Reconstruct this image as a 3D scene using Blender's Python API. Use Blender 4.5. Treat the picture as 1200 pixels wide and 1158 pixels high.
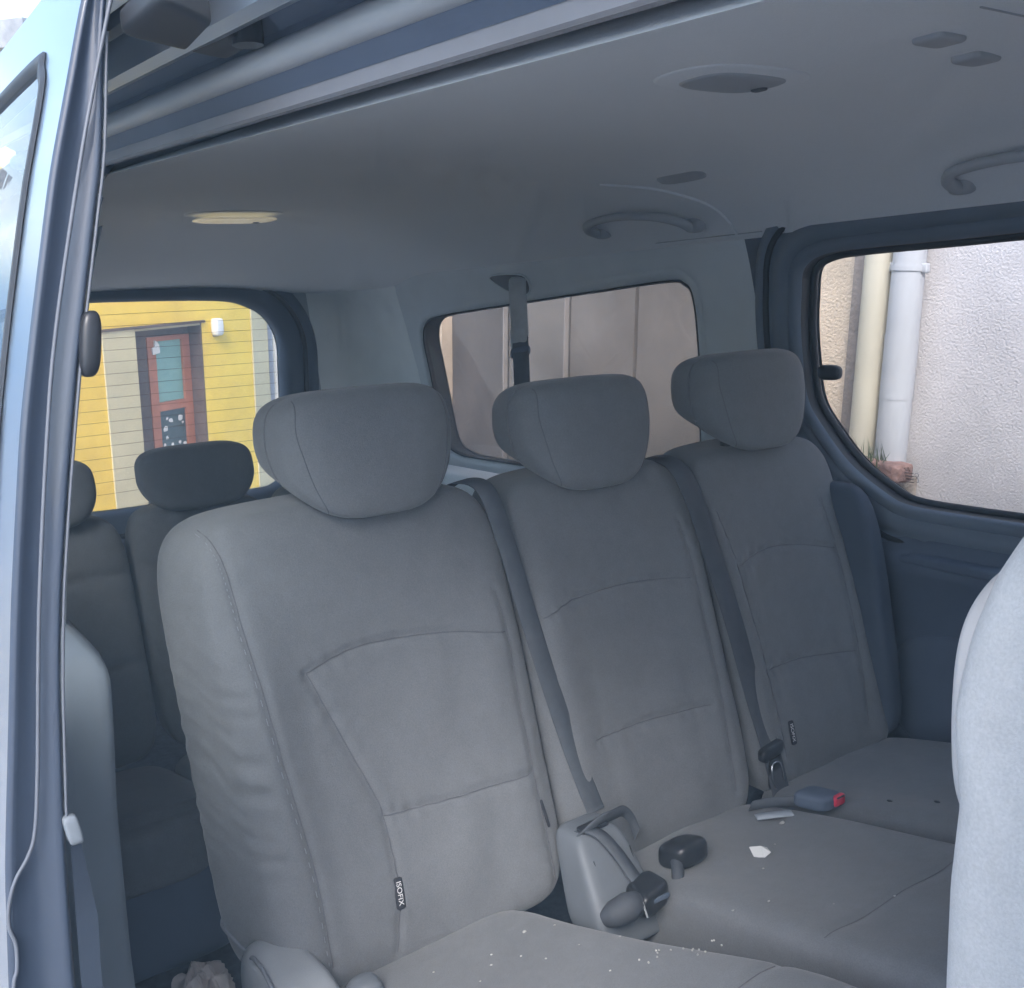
import bpy, bmesh, math, random
import numpy as np
from mathutils import Vector, Matrix
from mathutils.bvhtree import BVHTree
random.seed(7); rng = np.random.default_rng(7)
S = bpy.context.scene
for o in list(bpy.data.objects): bpy.data.objects.remove(o)
COL = S.collection

# ------------------------------------------------------------------ frames
# The van stands nose-up on a sloping street.  Everything of the van is laid out in van axes
# (x forward, y to the far side, z up from the cabin floor) and turned by R3 into the world at the end.
R3 = Matrix(((0.9964, -0.00118, -0.08472), (0.0, 0.9999, -0.01397), (0.08473, 0.01392, 0.99631)))
R4 = R3.to_4x4()

# ------------------------------------------------------------------ camera
CAMLOC = Vector((1.68742, -0.36698, 1.42115))
def cam_axes():
    pp = (600.0, 579.0); vx = (-260 - pp[0], 400 - pp[1]); vy = (2370 - pp[0], 260 - pp[1])
    f = math.sqrt(-(vx[0] * vy[0] + vx[1] * vy[1]))
    ry = Vector((vy[0], vy[1], f)).normalized(); rx = -Vector((vx[0], vx[1], f)).normalized(); rz = rx.cross(ry)
    return f, Matrix((rx, ry, rz))
FPX, CM = cam_axes()
cam = bpy.data.objects.new('camera', bpy.data.cameras.new('camera')); COL.objects.link(cam); S.camera = cam
cam.data.sensor_width = 36; cam.data.lens = FPX / 1200 * 36; cam.data.clip_start = 0.02; cam.data.clip_end = 2000
cr, cu, cb = CM @ Vector((1, 0, 0)), CM @ Vector((0, -1, 0)), CM @ Vector((0, 0, -1))
mw = Matrix((cr, cu, cb)).transposed().to_4x4(); mw.translation = CAMLOC
cam.matrix_world = R4 @ mw

# ------------------------------------------------------------------ light
SUN_DIR = Vector((0.50, -0.54, 0.72)).normalized()      # towards the sun (world)
world = bpy.data.worlds.new('World'); S.world = world; world.use_nodes = True
wn, wl = world.node_tree.nodes, world.node_tree.links
wn.clear()
sky = wn.new('ShaderNodeTexSky'); sky.sky_type = 'NISHITA'; sky.sun_disc = False
sky.sun_elevation = math.asin(SUN_DIR.z); sky.sun_rotation = math.atan2(SUN_DIR.x, SUN_DIR.y)
sky.dust_density = 2.0; sky.ozone_density = 1.0; sky.air_density = 1.0
# light cloud cover over the whole sky
tc = wn.new('ShaderNodeTexCoord'); mpw = wn.new('ShaderNodeMapping'); mpw.inputs['Scale'].default_value = (1.6, 1.6, 4.0)
nz = wn.new('ShaderNodeTexNoise'); nz.inputs['Scale'].default_value = 1.7; nz.inputs['Detail'].default_value = 7
rp = wn.new('ShaderNodeValToRGB'); rp.color_ramp.elements[0].position = .54; rp.color_ramp.elements[1].position = .78
mxw = wn.new('ShaderNodeMix'); mxw.data_type = 'RGBA'
mxw.inputs[7].default_value = (7.0, 7.0, 7.2, 1)
bg = wn.new('ShaderNodeBackground'); bg.inputs['Strength'].default_value = 0.12
wo = wn.new('ShaderNodeOutputWorld')
wl.new(tc.outputs['Generated'], mpw.inputs['Vector']); wl.new(mpw.outputs[0], nz.inputs['Vector']); wl.new(nz.outputs['Fac'], rp.inputs['Fac'])
wl.new(rp.outputs['Color'], mxw.inputs[0]); wl.new(sky.outputs[0], mxw.inputs[6]); wl.new(mxw.outputs[2], bg.inputs[0]); wl.new(bg.outputs[0], wo.inputs[0])
sun = bpy.data.objects.new('sun', bpy.data.lights.new('sun', 'SUN')); COL.objects.link(sun)
sun.data.energy = 0.66; sun.data.angle = math.radians(22); sun.data.color = (0.99, 0.99, 1.0)
sun.rotation_euler = SUN_DIR.to_track_quat('Z', 'Y').to_euler()
vs = S.view_settings; vs.view_transform = 'Standard'; vs.look = 'None'; vs.exposure = 2.38; vs.gamma = 1.0; vs.use_curve_mapping = False
S.cycles.use_denoising = True; S.cycles.use_adaptive_sampling = True; S.cycles.adaptive_threshold = .03; S.cycles.max_bounces = 8; S.cycles.diffuse_bounces = 5; S.cycles.transparent_max_bounces = 16
S.cycles.caustics_reflective = False; S.cycles.caustics_refractive = False

# ------------------------------------------------------------------ materials
MATS = {}
def mat(name, col, rough=.6, var=.06, vscale=6.0, bump=0.0, bscale=200.0, bdist=.002, metal=0.0, coat=0.0, sheen=0.0, spec=.5, col2=None, bdetail=3.0, wave=None):
    m = bpy.data.materials.new(name); m.use_nodes = True
    n, l = m.node_tree.nodes, m.node_tree.links
    b = n['Principled BSDF']; b.inputs['Roughness'].default_value = rough; b.inputs['Metallic'].default_value = metal
    b.inputs['Coat Weight'].default_value = coat; b.inputs['Coat Roughness'].default_value = .04
    b.inputs['Sheen Weight'].default_value = sheen; b.inputs['Specular IOR Level'].default_value = spec
    t = n.new('ShaderNodeTexCoord')
    nt = n.new('ShaderNodeTexNoise'); nt.inputs['Scale'].default_value = vscale; nt.inputs['Detail'].default_value = 6; nt.inputs['Roughness'].default_value = .6
    l.new(t.outputs['Object'], nt.inputs['Vector'])
    mx = n.new('ShaderNodeMix'); mx.data_type = 'RGBA'
    c2 = col2 if col2 else tuple(min(1, c * (1 + 2 * var)) for c in col)
    c1 = col if col2 else tuple(c * (1 - 2 * var) for c in col)
    mx.inputs[6].default_value = (*c1, 1); mx.inputs[7].default_value = (*c2, 1)
    mr = n.new('ShaderNodeMapRange'); mr.inputs[1].default_value = .3; mr.inputs[2].default_value = .7
    l.new(nt.outputs['Fac'], mr.inputs[0]); l.new(mr.outputs[0], mx.inputs[0]); l.new(mx.outputs[2], b.inputs['Base Color'])
    if bump:
        bt = n.new('ShaderNodeTexNoise'); bt.inputs['Scale'].default_value = bscale; bt.inputs['Detail'].default_value = bdetail
        l.new(t.outputs['Object'], bt.inputs['Vector'])
        bp = n.new('ShaderNodeBump'); bp.inputs['Strength'].default_value = bump; bp.inputs['Distance'].default_value = bdist
        l.new(bt.outputs['Fac'], bp.inputs['Height']); l.new(bp.outputs[0], b.inputs['Normal'])
    MATS[name] = m; return m
def cloth(name, col, grain=.09, wear_=1.0):
    m = bpy.data.materials.new(name); m.use_nodes = True; n, l = m.node_tree.nodes, m.node_tree.links
    b = n['Principled BSDF']; b.inputs['Roughness'].default_value = .95; b.inputs['Specular IOR Level'].default_value = .15; b.inputs['Sheen Weight'].default_value = .2; b.inputs['Sheen Roughness'].default_value = .5
    t = n.new('ShaderNodeTexCoord')
    def noise(sc, det, rough=.6):
        q = n.new('ShaderNodeTexNoise'); q.inputs['Scale'].default_value = sc; q.inputs['Detail'].default_value = det; q.inputs['Roughness'].default_value = rough
        l.new(t.outputs['Object'], q.inputs['Vector']); return q
    def rng_(q, a, b_, lo=.3, hi=.7):
        r = n.new('ShaderNodeMapRange'); r.inputs[1].default_value = lo; r.inputs[2].default_value = hi; r.inputs[3].default_value = a; r.inputs[4].default_value = b_
        l.new(q.outputs['Fac'], r.inputs[0]); return r
    def mul(a, b_):
        q = n.new('ShaderNodeMath'); q.operation = 'MULTIPLY'; l.new(a.outputs[0], q.inputs[0]); l.new(b_.outputs[0], q.inputs[1]); return q
    fine = rng_(noise(420, 2), 1 - grain, 1 + grain); mid = rng_(noise(38, 4), 1 - .04 * wear_, 1 + .04 * wear_); wear = rng_(noise(5.5, 5, .65), 1 - .06 * wear_, 1 + .05 * wear_); stain = rng_(noise(2.3, 6, .7), 1.0, 1 - .10 * wear_, .60, .74)
    k = mul(mul(fine, mid), mul(wear, stain))
    mx = n.new('ShaderNodeVectorMath'); mx.operation = 'SCALE'; mx.inputs[0].default_value = col; l.new(k.outputs[0], mx.inputs['Scale']); l.new(mx.outputs[0], b.inputs['Base Color'])
    bp = n.new('ShaderNodeBump'); bp.inputs['Strength'].default_value = .5; bp.inputs['Distance'].default_value = .0009
    bq = noise(520, 2); l.new(bq.outputs['Fac'], bp.inputs['Height'])
    b2 = n.new('ShaderNodeBump'); b2.inputs['Strength'].default_value = .22 * wear_; b2.inputs['Distance'].default_value = .004
    bw = noise(26, 3); l.new(bw.outputs['Fac'], b2.inputs['Height']); l.new(bp.outputs[0], b2.inputs['Normal']); l.new(b2.outputs[0], b.inputs['Normal'])
    MATS[name] = m; return m
def glass(name, tint, refl=.05, dirt=0.0):
    m = bpy.data.materials.new(name); m.use_nodes = True; n, l = m.node_tree.nodes, m.node_tree.links
    n.remove(n['Principled BSDF']); out = n['Material Output']
    tr = n.new('ShaderNodeBsdfTransparent'); tr.inputs[0].default_value = (*tint, 1)
    gl = n.new('ShaderNodeBsdfGlossy'); gl.inputs['Roughness'].default_value = .02
    lw = n.new('ShaderNodeLayerWeight'); lw.inputs[0].default_value = .5
    pw = n.new('ShaderNodeMath'); pw.operation = 'POWER'; pw.inputs[1].default_value = 5.0; l.new(lw.outputs['Facing'], pw.inputs[0])
    fr = n.new('ShaderNodeMath'); fr.operation = 'MULTIPLY_ADD'; fr.inputs[1].default_value = .9; fr.inputs[2].default_value = .045; l.new(pw.outputs[0], fr.inputs[0])
    ms = n.new('ShaderNodeMixShader'); l.new(fr.outputs[0], ms.inputs[0]); l.new(tr.outputs[0], ms.inputs[1]); l.new(gl.outputs[0], ms.inputs[2])
    last = ms
    if dirt:
        df = n.new('ShaderNodeBsdfDiffuse'); df.inputs[0].default_value = (.55, .5, .45, 1)
        tl = n.new('ShaderNodeBsdfTranslucent'); tl.inputs[0].default_value = (.55, .5, .45, 1)
        ad = n.new('ShaderNodeMixShader'); l.new(df.outputs[0], ad.inputs[1]); l.new(tl.outputs[0], ad.inputs[2])
        t = n.new('ShaderNodeTexCoord'); mp = n.new('ShaderNodeMapping'); mp.inputs['Scale'].default_value = (5, 5, 2.2)
        nt = n.new('ShaderNodeTexNoise'); nt.inputs['Scale'].default_value = 2.2; nt.inputs['Detail'].default_value = 8; nt.inputs['Roughness'].default_value = .65
        l.new(t.outputs['Object'], mp.inputs[0]); l.new(mp.outputs[0], nt.inputs['Vector'])
        mr = n.new('ShaderNodeMapRange'); mr.inputs[1].default_value = .42; mr.inputs[2].default_value = .75; mr.inputs[3].default_value = dirt * .35; mr.inputs[4].default_value = dirt
        l.new(nt.outputs['Fac'], mr.inputs[0])
        m2 = n.new('ShaderNodeMixShader'); l.new(mr.outputs[0], m2.inputs[0]); l.new(ms.outputs[0], m2.inputs[1]); l.new(ad.outputs[0], m2.inputs[2]); last = m2
    l.new(last.outputs[0], out.inputs[0]); MATS[name] = m; return m
cloth('cloth', (.150, .156, .165))
cloth('cloth_insert', (.175, .174, .175))
mat('cloth_side', (.33, .335, .35), .8, .04, 9, .25, 900, .0005, sheen=.1, spec=.3)
mat('seam_thread', (.10, .10, .11), .9)
mat('piping', (.15, .16, .18), .6)
cloth('headliner', (.76, .785, .815), .04, .12)
mat('trim_light', (.35, .385, .42), .6, .03, 5, .15, 500, .0005, spec=.35)
mat('trim_pale', (.80, .84, .84), .55, .03, 5, .1, 500, .0004)
mat('trim_dark', (.085, .108, .15), .6, .04, 6, .15, 500, .0005, spec=.35)
mat('seal_thin', (.11, .12, .14), .5)
mat('fitting', (.40, .42, .45), .6, .03)
mat('trim_side', (.60, .645, .675), .6, .03, 5, .15, 500, .0005, spec=.35)
mat('stitch', (.25, .26, .28), .8)
mat('webbing_pale', (.46, .48, .50), .7, .06, 30, .4, 1500, .0005)
mat('trim_mid', (.15, .17, .19), .6, .04, 6, .15, 500, .0005, spec=.35)
mat('trim_frame', (.14, .168, .21), .6, .04, 6, .15, 500, .0005, spec=.35)
mat('lip', (.24, .235, .245), .8)
mat('rubber', (.022, .023, .026), .55, .1)
mat('rubber_grey', (.30, .31, .32), .45, .05)
mat('black_plastic', (.018, .019, .022), .35, .1, 20)
mat('grey_plastic', (.125, .138, .155), .58, .04, 12, .1, 400, .0004)
mat('cover_plastic', (.25, .265, .28), .4, .04, 12, .1, 400, .0004)
mat('webbing', (.065, .073, .085), .7, .06, 30, .4, 1500, .0005)
mat('webbing_dark', (.05, .055, .065), .7, .06, 30, .4, 1500, .0005)
mat('paint', (.24, .275, .32), .28, .01, 3, metal=.85, coat=.3)
mat('shaded_paint', (.028, .040, .064), .55, .02, 3, coat=.5)  # body paint with the shade on jambs and door edges put into its colour
mat('door_glass', (.03, .035, .04), .03, .02, coat=1.0, spec=.8)
mat('bolster_dark', (.045, .06, .085), .8, .05, 9, .25, 900, .0005)
mat('chrome', (.75, .75, .77), .15, metal=1.0)
mat('carpet', (.08, .085, .10), .97, .15, 40, .6, 700, .002)
cloth('pale_vinyl', (.43, .425, .415), .08)  # pale tone stands in for sunlight falling on the front seat
MATS['pale_vinyl'].node_tree.nodes['Principled BSDF'].inputs['Roughness'].default_value = .5
mat('side_vinyl', (.30, .33, .37), .4, .03, 7, .15, 300, .0006)
mat('pale_cloth', (.40, .385, .375), .9, .03, 7, .3, 700, .0006)
mat('lens', (.80, .76, .62), .25, .05, 30, .5, 260, .001)
_l = MATS['lens'].node_tree.nodes['Principled BSDF']; _l.inputs['Emission Color'].default_value = (1.0, .86, .58, 1); _l.inputs['Emission Strength'].default_value = .05
mat('lens_grey', (.42, .42, .42), .35, .05, 30)
mat('red', (.62, .03, .07), .35)
mat('tag_black', (.02, .02, .025), .8)
mat('tag_white', (.7, .7, .7), .8)
mat('paper', (.60, .60, .585), .8, .03)
mat('crumb', (.42, .41, .39), .9, .15, 60)
mat('tissue', (.62, .56, .52), .9, .08, 20)
mat('stucco_white', (.535, .505, .51), .95, .08, 2.2, .8, 130, .005, spec=.1, bdetail=5)
mat('stucco_cream', (.62, .50, .38), .95, .07, 6, .9, 120, .006, spec=.1, bdetail=5)
mat('pilaster', (.26, .22, .195), .9, .08, 5, .6, 60, .01, spec=.1)  # brown grey, darkened further to paint the shadow gap by the pipes
mat('pipe_cream', (.50, .455, .36), .5, .04, 3)
mat('pipe_white', (.44, .44, .455), .45, .03, 3)
mat('gate_brown', (.165, .145, .128), .8, .12, 2.5, .3, 40, .003, spec=.2)
mat('gate_dark', (.105, .09, .082), .8, .15, 2.5, .3, 40, .003, spec=.2)
mat('gate_post', (.27, .24, .22), .6, .08)
mat('brick_red', (.25, .15, .125), .9, .2, 12, .8, 60, .01)
mat('rubble', (.28, .23, .19), .95, .25, 18, .8, 60, .01)
mat('weeds', (.07, .10, .04), .9, .2, 20)
mat('yellow_plaster', (.90, .60, .10), .9, .09, 1.6, .4, 40, .006, spec=.1)
mat('house_grey', (.56, .50, .33), .9, .05, 3, .2, 40, .004, spec=.1)
mat('brown_wood', (.11, .07, .055), .6, .15, 8)
mat('orange_wood', (.44, .16, .085), .5, .08, 8)
mat('teal_glass', (.22, .40, .36), .15, .08, 3, spec=.6)
mat('dark_glass', (.055, .075, .075), .12, .1, 3, spec=.6)
mat('lamp_white', (.75, .74, .72), .4)
mat('asphalt', (.40, .395, .385), .95, .12, 1.5, .5, 60, .01)
mat('roof_tile', (.26, .25, .24), .8, .15, 8, .4, 30, .01)
mat('defrost', (.10, .06, .04), .6)
mat('mark_white', (.10, .10, .11), .6)
glass('clear_glass', (.93, .95, .95), dirt=.035)
glass('door_pane', (.62, .66, .66), dirt=.03)
glass('tinted_glass', (.30, .32, .32), dirt=.05)
glass('quarter_glass', (.84, .82, .80), dirt=.22)
glass('rear_glass', (.92, .94, .93), dirt=.05)

# ------------------------------------------------------------------ mesh helpers
def mk(name, V, F, m, parent=None, smooth=True, recalc=False):
    me = bpy.data.meshes.new(name)
    V = [tuple(map(float, v)) for v in V]
    me.from_pydata(V, [], [tuple(int(i) for i in f) for f in F])
    if recalc:
        bm = bmesh.new(); bm.from_mesh(me); bmesh.ops.recalc_face_normals(bm, faces=bm.faces); bm.to_mesh(me); bm.free()
    if smooth: me.polygons.foreach_set('use_smooth', [True] * len(me.polygons))
    me.materials.append(MATS[m]); me.update()
    o = bpy.data.objects.new(name, me); COL.objects.link(o)
    if parent is not None:
        o.parent = parent
        if 'base' in parent: o.matrix_parent_inverse = Matrix.Translation(-Vector(parent['base']))
    return o
def thing(name, base, label, cat, group=None):
    o = bpy.data.objects.new(name, None); COL.objects.link(o); o.empty_display_size = .1
    o.location = base; o['base'] = list(map(float, base)); o['label'] = label; o['category'] = cat
    if group: o['group'] = group
    return o
def tag(o, label, cat, group=None):
    o['label'] = label; o['category'] = cat
    if group: o['group'] = group
    return o
def join(parts):
    V, F = [], []
    for v, f in parts:
        k = len(V); V += [tuple(p) for p in v]; F += [tuple(i + k for i in q) for q in f]
    return V, F
def superbox(res, n=4.0, fn=None):
    """rounded cube: grid on a cube pulled onto a superellipsoid of exponent n, then fn(a,b,c)->xyz (arrays)"""
    if isinstance(res, int): res = (res,) * 3
    P, F, k = [], [], 0
    for ax in range(3):
        u, w = (ax + 1) % 3, (ax + 2) % 3
        for s in (-1, 1):
            gu = np.linspace(-1, 1, res[u] + 1); gw = np.linspace(-1, 1, res[w] + 1)
            A, B = np.meshgrid(gu, gw, indexing='ij')
            q = np.zeros(A.shape + (3,)); q[..., ax] = s; q[..., u] = A; q[..., w] = B
            P.append(q.reshape(-1, 3)); nu, nw = res[u] + 1, res[w] + 1
            idx = np.arange(nu * nw).reshape(nu, nw) + k
            f = np.stack([idx[:-1, :-1], idx[1:, :-1], idx[1:, 1:], idx[:-1, 1:]], -1).reshape(-1, 4)
            F.append(f if s > 0 else f[:, ::-1]); k += nu * nw
    P = np.concatenate(P); F = np.concatenate(F)
    _, first, inv = np.unique(np.round(P, 6), axis=0, return_index=True, return_inverse=True)
    P = P[first]; F = inv.reshape(-1)[F]
    nn = np.array(n if hasattr(n, '__len__') else (n, n, n), float).max() if hasattr(n, '__len__') else n
    P = P / ((np.abs(P) ** nn).sum(1) ** (1 / nn))[:, None]
    if fn is not None: P = np.stack(fn(P[:, 0], P[:, 1], P[:, 2]), 1)
    return P, F
def rbox(c, s, n=8, res=6, rot=None):
    P, F = superbox(res, n); P = P * (np.array(s) / 2)
    if rot is not None: P = P @ np.array(rot.to_3x3()).T
    return P + np.array(c), F
def box(x0, x1, y0, y1, z0, z1):
    V = [(x0, y0, z0), (x1, y0, z0), (x1, y1, z0), (x0, y1, z0), (x0, y0, z1), (x1, y0, z1), (x1, y1, z1), (x0, y1, z1)]
    return V, [(0, 3, 2, 1), (4, 5, 6, 7), (0, 1, 5, 4), (1, 2, 6, 5), (2, 3, 7, 6), (3, 0, 4, 7)]
def catmull(pts, n=8, closed=False):
    P = np.array(pts, float); m = len(P); out = []
    for i in range(m if closed else m - 1):
        if closed: p0, p1, p2, p3 = P[(i - 1) % m], P[i], P[(i + 1) % m], P[(i + 2) % m]
        else: p0, p1, p2, p3 = P[max(i - 1, 0)], P[i], P[i + 1], P[min(i + 2, m - 1)]
        for t in np.arange(n) / n:
            out.append(.5 * ((2 * p1) + (-p0 + p2) * t + (2 * p0 - 5 * p1 + 4 * p2 - p3) * t * t + (-p0 + 3 * p1 - 3 * p2 + p3) * t ** 3))
    if not closed: out.append(P[-1])
    return np.array(out)
def tube(path, r, seg=8, closed=False, caps=True):
    P = np.array(path, float); m = len(P); V, F = [], []
    r = np.full(m, r) if np.isscalar(r) else np.array(r)
    T = np.roll(P, -1, 0) - np.roll(P, 1, 0) if closed else np.gradient(P, axis=0)
    T /= np.linalg.norm(T, axis=1)[:, None] + 1e-12
    nrm = np.cross(T[0], [0, 0, 1.0])
    if np.linalg.norm(nrm) < .1: nrm = np.cross(T[0], [0, 1.0, 0])
    nrm /= np.linalg.norm(nrm)
    for i in range(m):
        nrm = nrm - T[i] * (nrm @ T[i]); nrm /= np.linalg.norm(nrm) + 1e-12; b = np.cross(T[i], nrm)
        for k in range(seg):
            a = 2 * math.pi * k / seg; V.append(P[i] + r[i] * (math.cos(a) * nrm + math.sin(a) * b))
    for i in range(m if closed else m - 1):
        j = (i + 1) % m
        for k in range(seg): F.append((i * seg + k, i * seg + (k + 1) % seg, j * seg + (k + 1) % seg, j * seg + k))
    if caps and not closed:
        k0 = len(V); V += [V[k] for k in range(seg)] + [V[(m - 1) * seg + k] for k in range(seg)]
        F.append(tuple(k0 + k for k in range(seg))[::-1]); F.append(tuple(k0 + seg + k for k in range(seg)))
    return V, F
def strap(path, wdir, width, th=.0016):
    """flat ribbon; wdir one vector or one per point"""
    P = np.array(path, float); Wd = np.array(wdir, float)
    if Wd.ndim == 1: Wd = np.tile(Wd, (len(P), 1))
    Wd = Wd / np.linalg.norm(Wd, axis=1)[:, None]; T = np.gradient(P, axis=0); T /= np.linalg.norm(T, axis=1)[:, None]
    N = np.cross(T, Wd); N /= np.linalg.norm(N, axis=1)[:, None]; V, F = [], []
    prof = [(-1, 0), (-.93, 1), (0, 1.25), (.93, 1), (1, 0), (.93, -1), (0, -1.25), (-.93, -1)]
    k = len(prof)
    for i in range(len(P)):
        for a, b in prof: V.append(P[i] + Wd[i] * a * width / 2 + N[i] * b * th)
    for i in range(len(P) - 1):
        for j in range(k): F.append((i * k + j, i * k + (j + 1) % k, (i + 1) * k + (j + 1) % k, (i + 1) * k + j))
    F.append(tuple(range(k))); F.append(tuple((len(P) - 1) * k + j for j in range(k))[::-1])
    return V, F
def holed(rect, hole, fn, K=10):
    """rectangle (u0,u1,w0,w1) with a hole (closed outline), laid on fn(u,w)->xyz"""
    H = np.array(hole, float); c = H.mean(0); u0, u1, w0, w1 = rect; O = []
    for p in H:
        d = p - c; t = 1e9
        if d[0] > 1e-9: t = min(t, (u1 - c[0]) / d[0])
        if d[0] < -1e-9: t = min(t, (u0 - c[0]) / d[0])
        if d[1] > 1e-9: t = min(t, (w1 - c[1]) / d[1])
        if d[1] < -1e-9: t = min(t, (w0 - c[1]) / d[1])
        O.append(c + d * t)
    O = np.array(O)
    for q in ((u0, w0), (u0, w1), (u1, w0), (u1, w1)):
        O[np.argmin(((O - np.array(q)) ** 2).sum(1))] = q
    n = len(H); V, F = [], []
    for k in range(K + 1):
        for p, o in zip(H, O):
            q = p + (o - p) * k / K; V.append(fn(q[0], q[1]))
    for k in range(K):
        for i in range(n): F.append((k * n + i, k * n + (i + 1) % n, (k + 1) * n + (i + 1) % n, (k + 1) * n + i))
    return V, F
def ringstrip(loops):
    """skin between closed loops of equal length"""
    n = len(loops[0]); V = [tuple(p) for L in loops for p in L]; F = []
    for k in range(len(loops) - 1):
        for i in range(n): F.append((k * n + i, k * n + (i + 1) % n, (k + 1) * n + (i + 1) % n, (k + 1) * n + i))
    return V, F
def grow(out2, d):
    """offset a closed 2-D outline outwards by d"""
    P = np.array(out2, float); t = np.roll(P, -1, 0) - np.roll(P, 1, 0); t /= np.linalg.norm(t, axis=1)[:, None] + 1e-12
    nrm = np.stack([t[:, 1], -t[:, 0]], 1); c = P.mean(0)
    if ((P - c) * nrm).sum() < 0: nrm = -nrm
    return P + nrm * d
def disc(loop):
    c = np.mean(np.array(loop), 0); V = [tuple(p) for p in loop] + [tuple(c)]; n = len(loop)
    return V, [(i, (i + 1) % n, n) for i in range(n)]
def curved_disc(loop2, fn, K=8):
    L = np.array(loop2); c = L.mean(0); n = len(L)
    V = [fn(*(c + (p - c) * (K - k) / K)) for k in range(K) for p in L] + [fn(*c)]
    F = [(k * n + i, k * n + (i + 1) % n, (k + 1) * n + (i + 1) % n, (k + 1) * n + i) for k in range(K - 1) for i in range(n)]
    return V, F + [((K - 1) * n + i, (K - 1) * n + (i + 1) % n, K * n) for i in range(n)]
def extrude_poly(poly, h0, h1, fn):
    """prism of a 2-D polygon between heights, fn(u,w,h)->xyz"""
    n = len(poly); V = [fn(u, w, h0) for u, w in poly] + [fn(u, w, h1) for u, w in poly]
    F = [tuple(range(n))[::-1], tuple(range(n, 2 * n))] + [(i, (i + 1) % n, n + (i + 1) % n, n + i) for i in range(n)]
    return V, F
def sstep(a, b, x):
    t = np.clip((np.asarray(x, float) - a) / (b - a), 0, 1); return t * t * (3 - 2 * t)
def text_mesh(body, size):
    cu_ = bpy.data.curves.new('lettering', 'FONT'); cu_.body = body; cu_.size = size; cu_.extrude = 0; cu_.align_x = 'CENTER'; cu_.align_y = 'CENTER'
    to = bpy.data.objects.new('lettering_tmp', cu_); COL.objects.link(to)
    dg = bpy.context.evaluated_depsgraph_get(); me = bpy.data.meshes.new_from_object(to.evaluated_get(dg))
    V = [tuple(v.co) for v in me.vertices]; F = [tuple(p.vertices) for p in me.polygons]
    bpy.data.objects.remove(to); bpy.data.meshes.remove(me); return V, F

# ------------------------------------------------------------------ van body section
YC = .84
ZS = [-.5, 0, .5, .75, .93, 1.05, 1.19, 1.36, 1.49, 1.57, 1.63, 1.70]
WS = [.97, 1.0, 1.005, .995, .98, .965, .94, .905, .875, .85, .82, .76]
_zz = np.linspace(-.5, 1.70, 221); _w = np.interp(_zz, ZS, WS)
for _ in range(6): _w[1:-1] = (_w[:-2] + _w[1:-1] * 2 + _w[2:]) / 4
def W(z): return float(np.interp(z, _zz, _w))
def far(off): return lambda x, z: (x, YC + W(z) - off, z)
def near(off): return lambda x, z: (x, YC - W(z) + off, z)
def hz(x, y):
    """headliner height"""
    d = y - YC
    base = 1.735
    if d > 0: z = base - .235 * (d / .83) ** 3.2
    else:
        e = .105 + .058 * min(max(x - .1, -.3), 1.6) ; z = base - e * (-d / .79) ** 3.0
    t = float(sstep(-1.55, -2.42, x)) ; z -= .20 * t * t
    m = 1.502; k = .02
    return z if z > m + k else m + k * math.exp((z - m - k) / k)

VAN = thing('van', (0, YC, -.5), 'silver passenger van parked on a slope with its sliding door open', 'van')

# headliner and roof
def sheet(fn, u, w, flip=False):
    V = [fn(a, b) for a in u for b in w]; n = len(w)
    F = [(i * n + j, i * n + j + 1, (i + 1) * n + j + 1, (i + 1) * n + j) for i in range(len(u) - 1) for j in range(n - 1)]
    return V, [f[::-1] for f in F] if flip else F
ysec = np.concatenate([np.linspace(.05, .3, 14)[:-1], np.linspace(.3, 1.3, 20)[:-1], np.linspace(1.3, YC + .835, 16)])
mk('headliner', *sheet(lambda x, y: (x, y, hz(x, y)), np.linspace(-2.42, 2.3, 70), ysec), 'headliner', VAN)
mk('roof_panel', *sheet(lambda x, y: (x, y, 1.83 - .13 * abs((y - YC) / .84) ** 3 - .22 * float(sstep(-2.0, -2.5, x)) ** 2), np.linspace(-2.46, 2.35, 40), np.linspace(0.0, YC + .83, 24), True), 'paint', VAN)
# floor
mk('floor_panel', *box(-2.45, 2.6, YC - .93, YC + .93, -.06, 0), 'carpet', VAN, False)
mk('underbody', *box(-2.4, 2.6, YC - .9, YC + .9, -.22, -.062), 'rubber', VAN, False)
# headliner seam towards the far pillars
mk('lining_seam', *tube([(x, YC + .66 + .10 * s, hz(x, YC + .66 + .10 * s) - .001) for x, s in zip(np.linspace(-.42, -.05, 12), np.linspace(1, 1.0, 12))], .0014, 6), 'fitting', VAN)

# ------------------------------------------------------------------ far side wall with its windows
MAINW = [(0.015, 1.40), (0.035, 1.462), (0.09, 1.490), (0.187, 1.498), (0.398, 1.500), (0.60, 1.503), (.95, 1.503), (1.16, 1.498), (1.24, 1.47), (1.27, 1.40), (1.28, 1.2), (1.27, .97), (1.23, .908), (1.15, .899),
         (0.80, .899), (0.523, .899), (0.384, .899), (0.262, .903), (0.198, .925), (0.100, .990), (0.022, 1.085), (-.008, 1.148), (-.008, 1.24), (.0, 1.33)]
QUART = [(-1.845, 1.20), (-1.834, 1.30), (-1.785, 1.362), (-1.68, 1.385), (-1.393, 1.405), (-1.05, 1.425), (-.727, 1.443), (-.43, 1.458), (-.365, 1.447), (-.34, 1.405), (-.355, 1.25), (-.39, 1.06), (-.41, .93),
         (-.44, .87), (-.50, .845), (-.9, .842), (-1.3, .84), (-1.60, .838), (-1.73, .842), (-1.825, .88), (-1.85, 1.0)]
mw_o = catmull(MAINW, 6, True); qt_o = catmull(QUART, 6, True)
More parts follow.
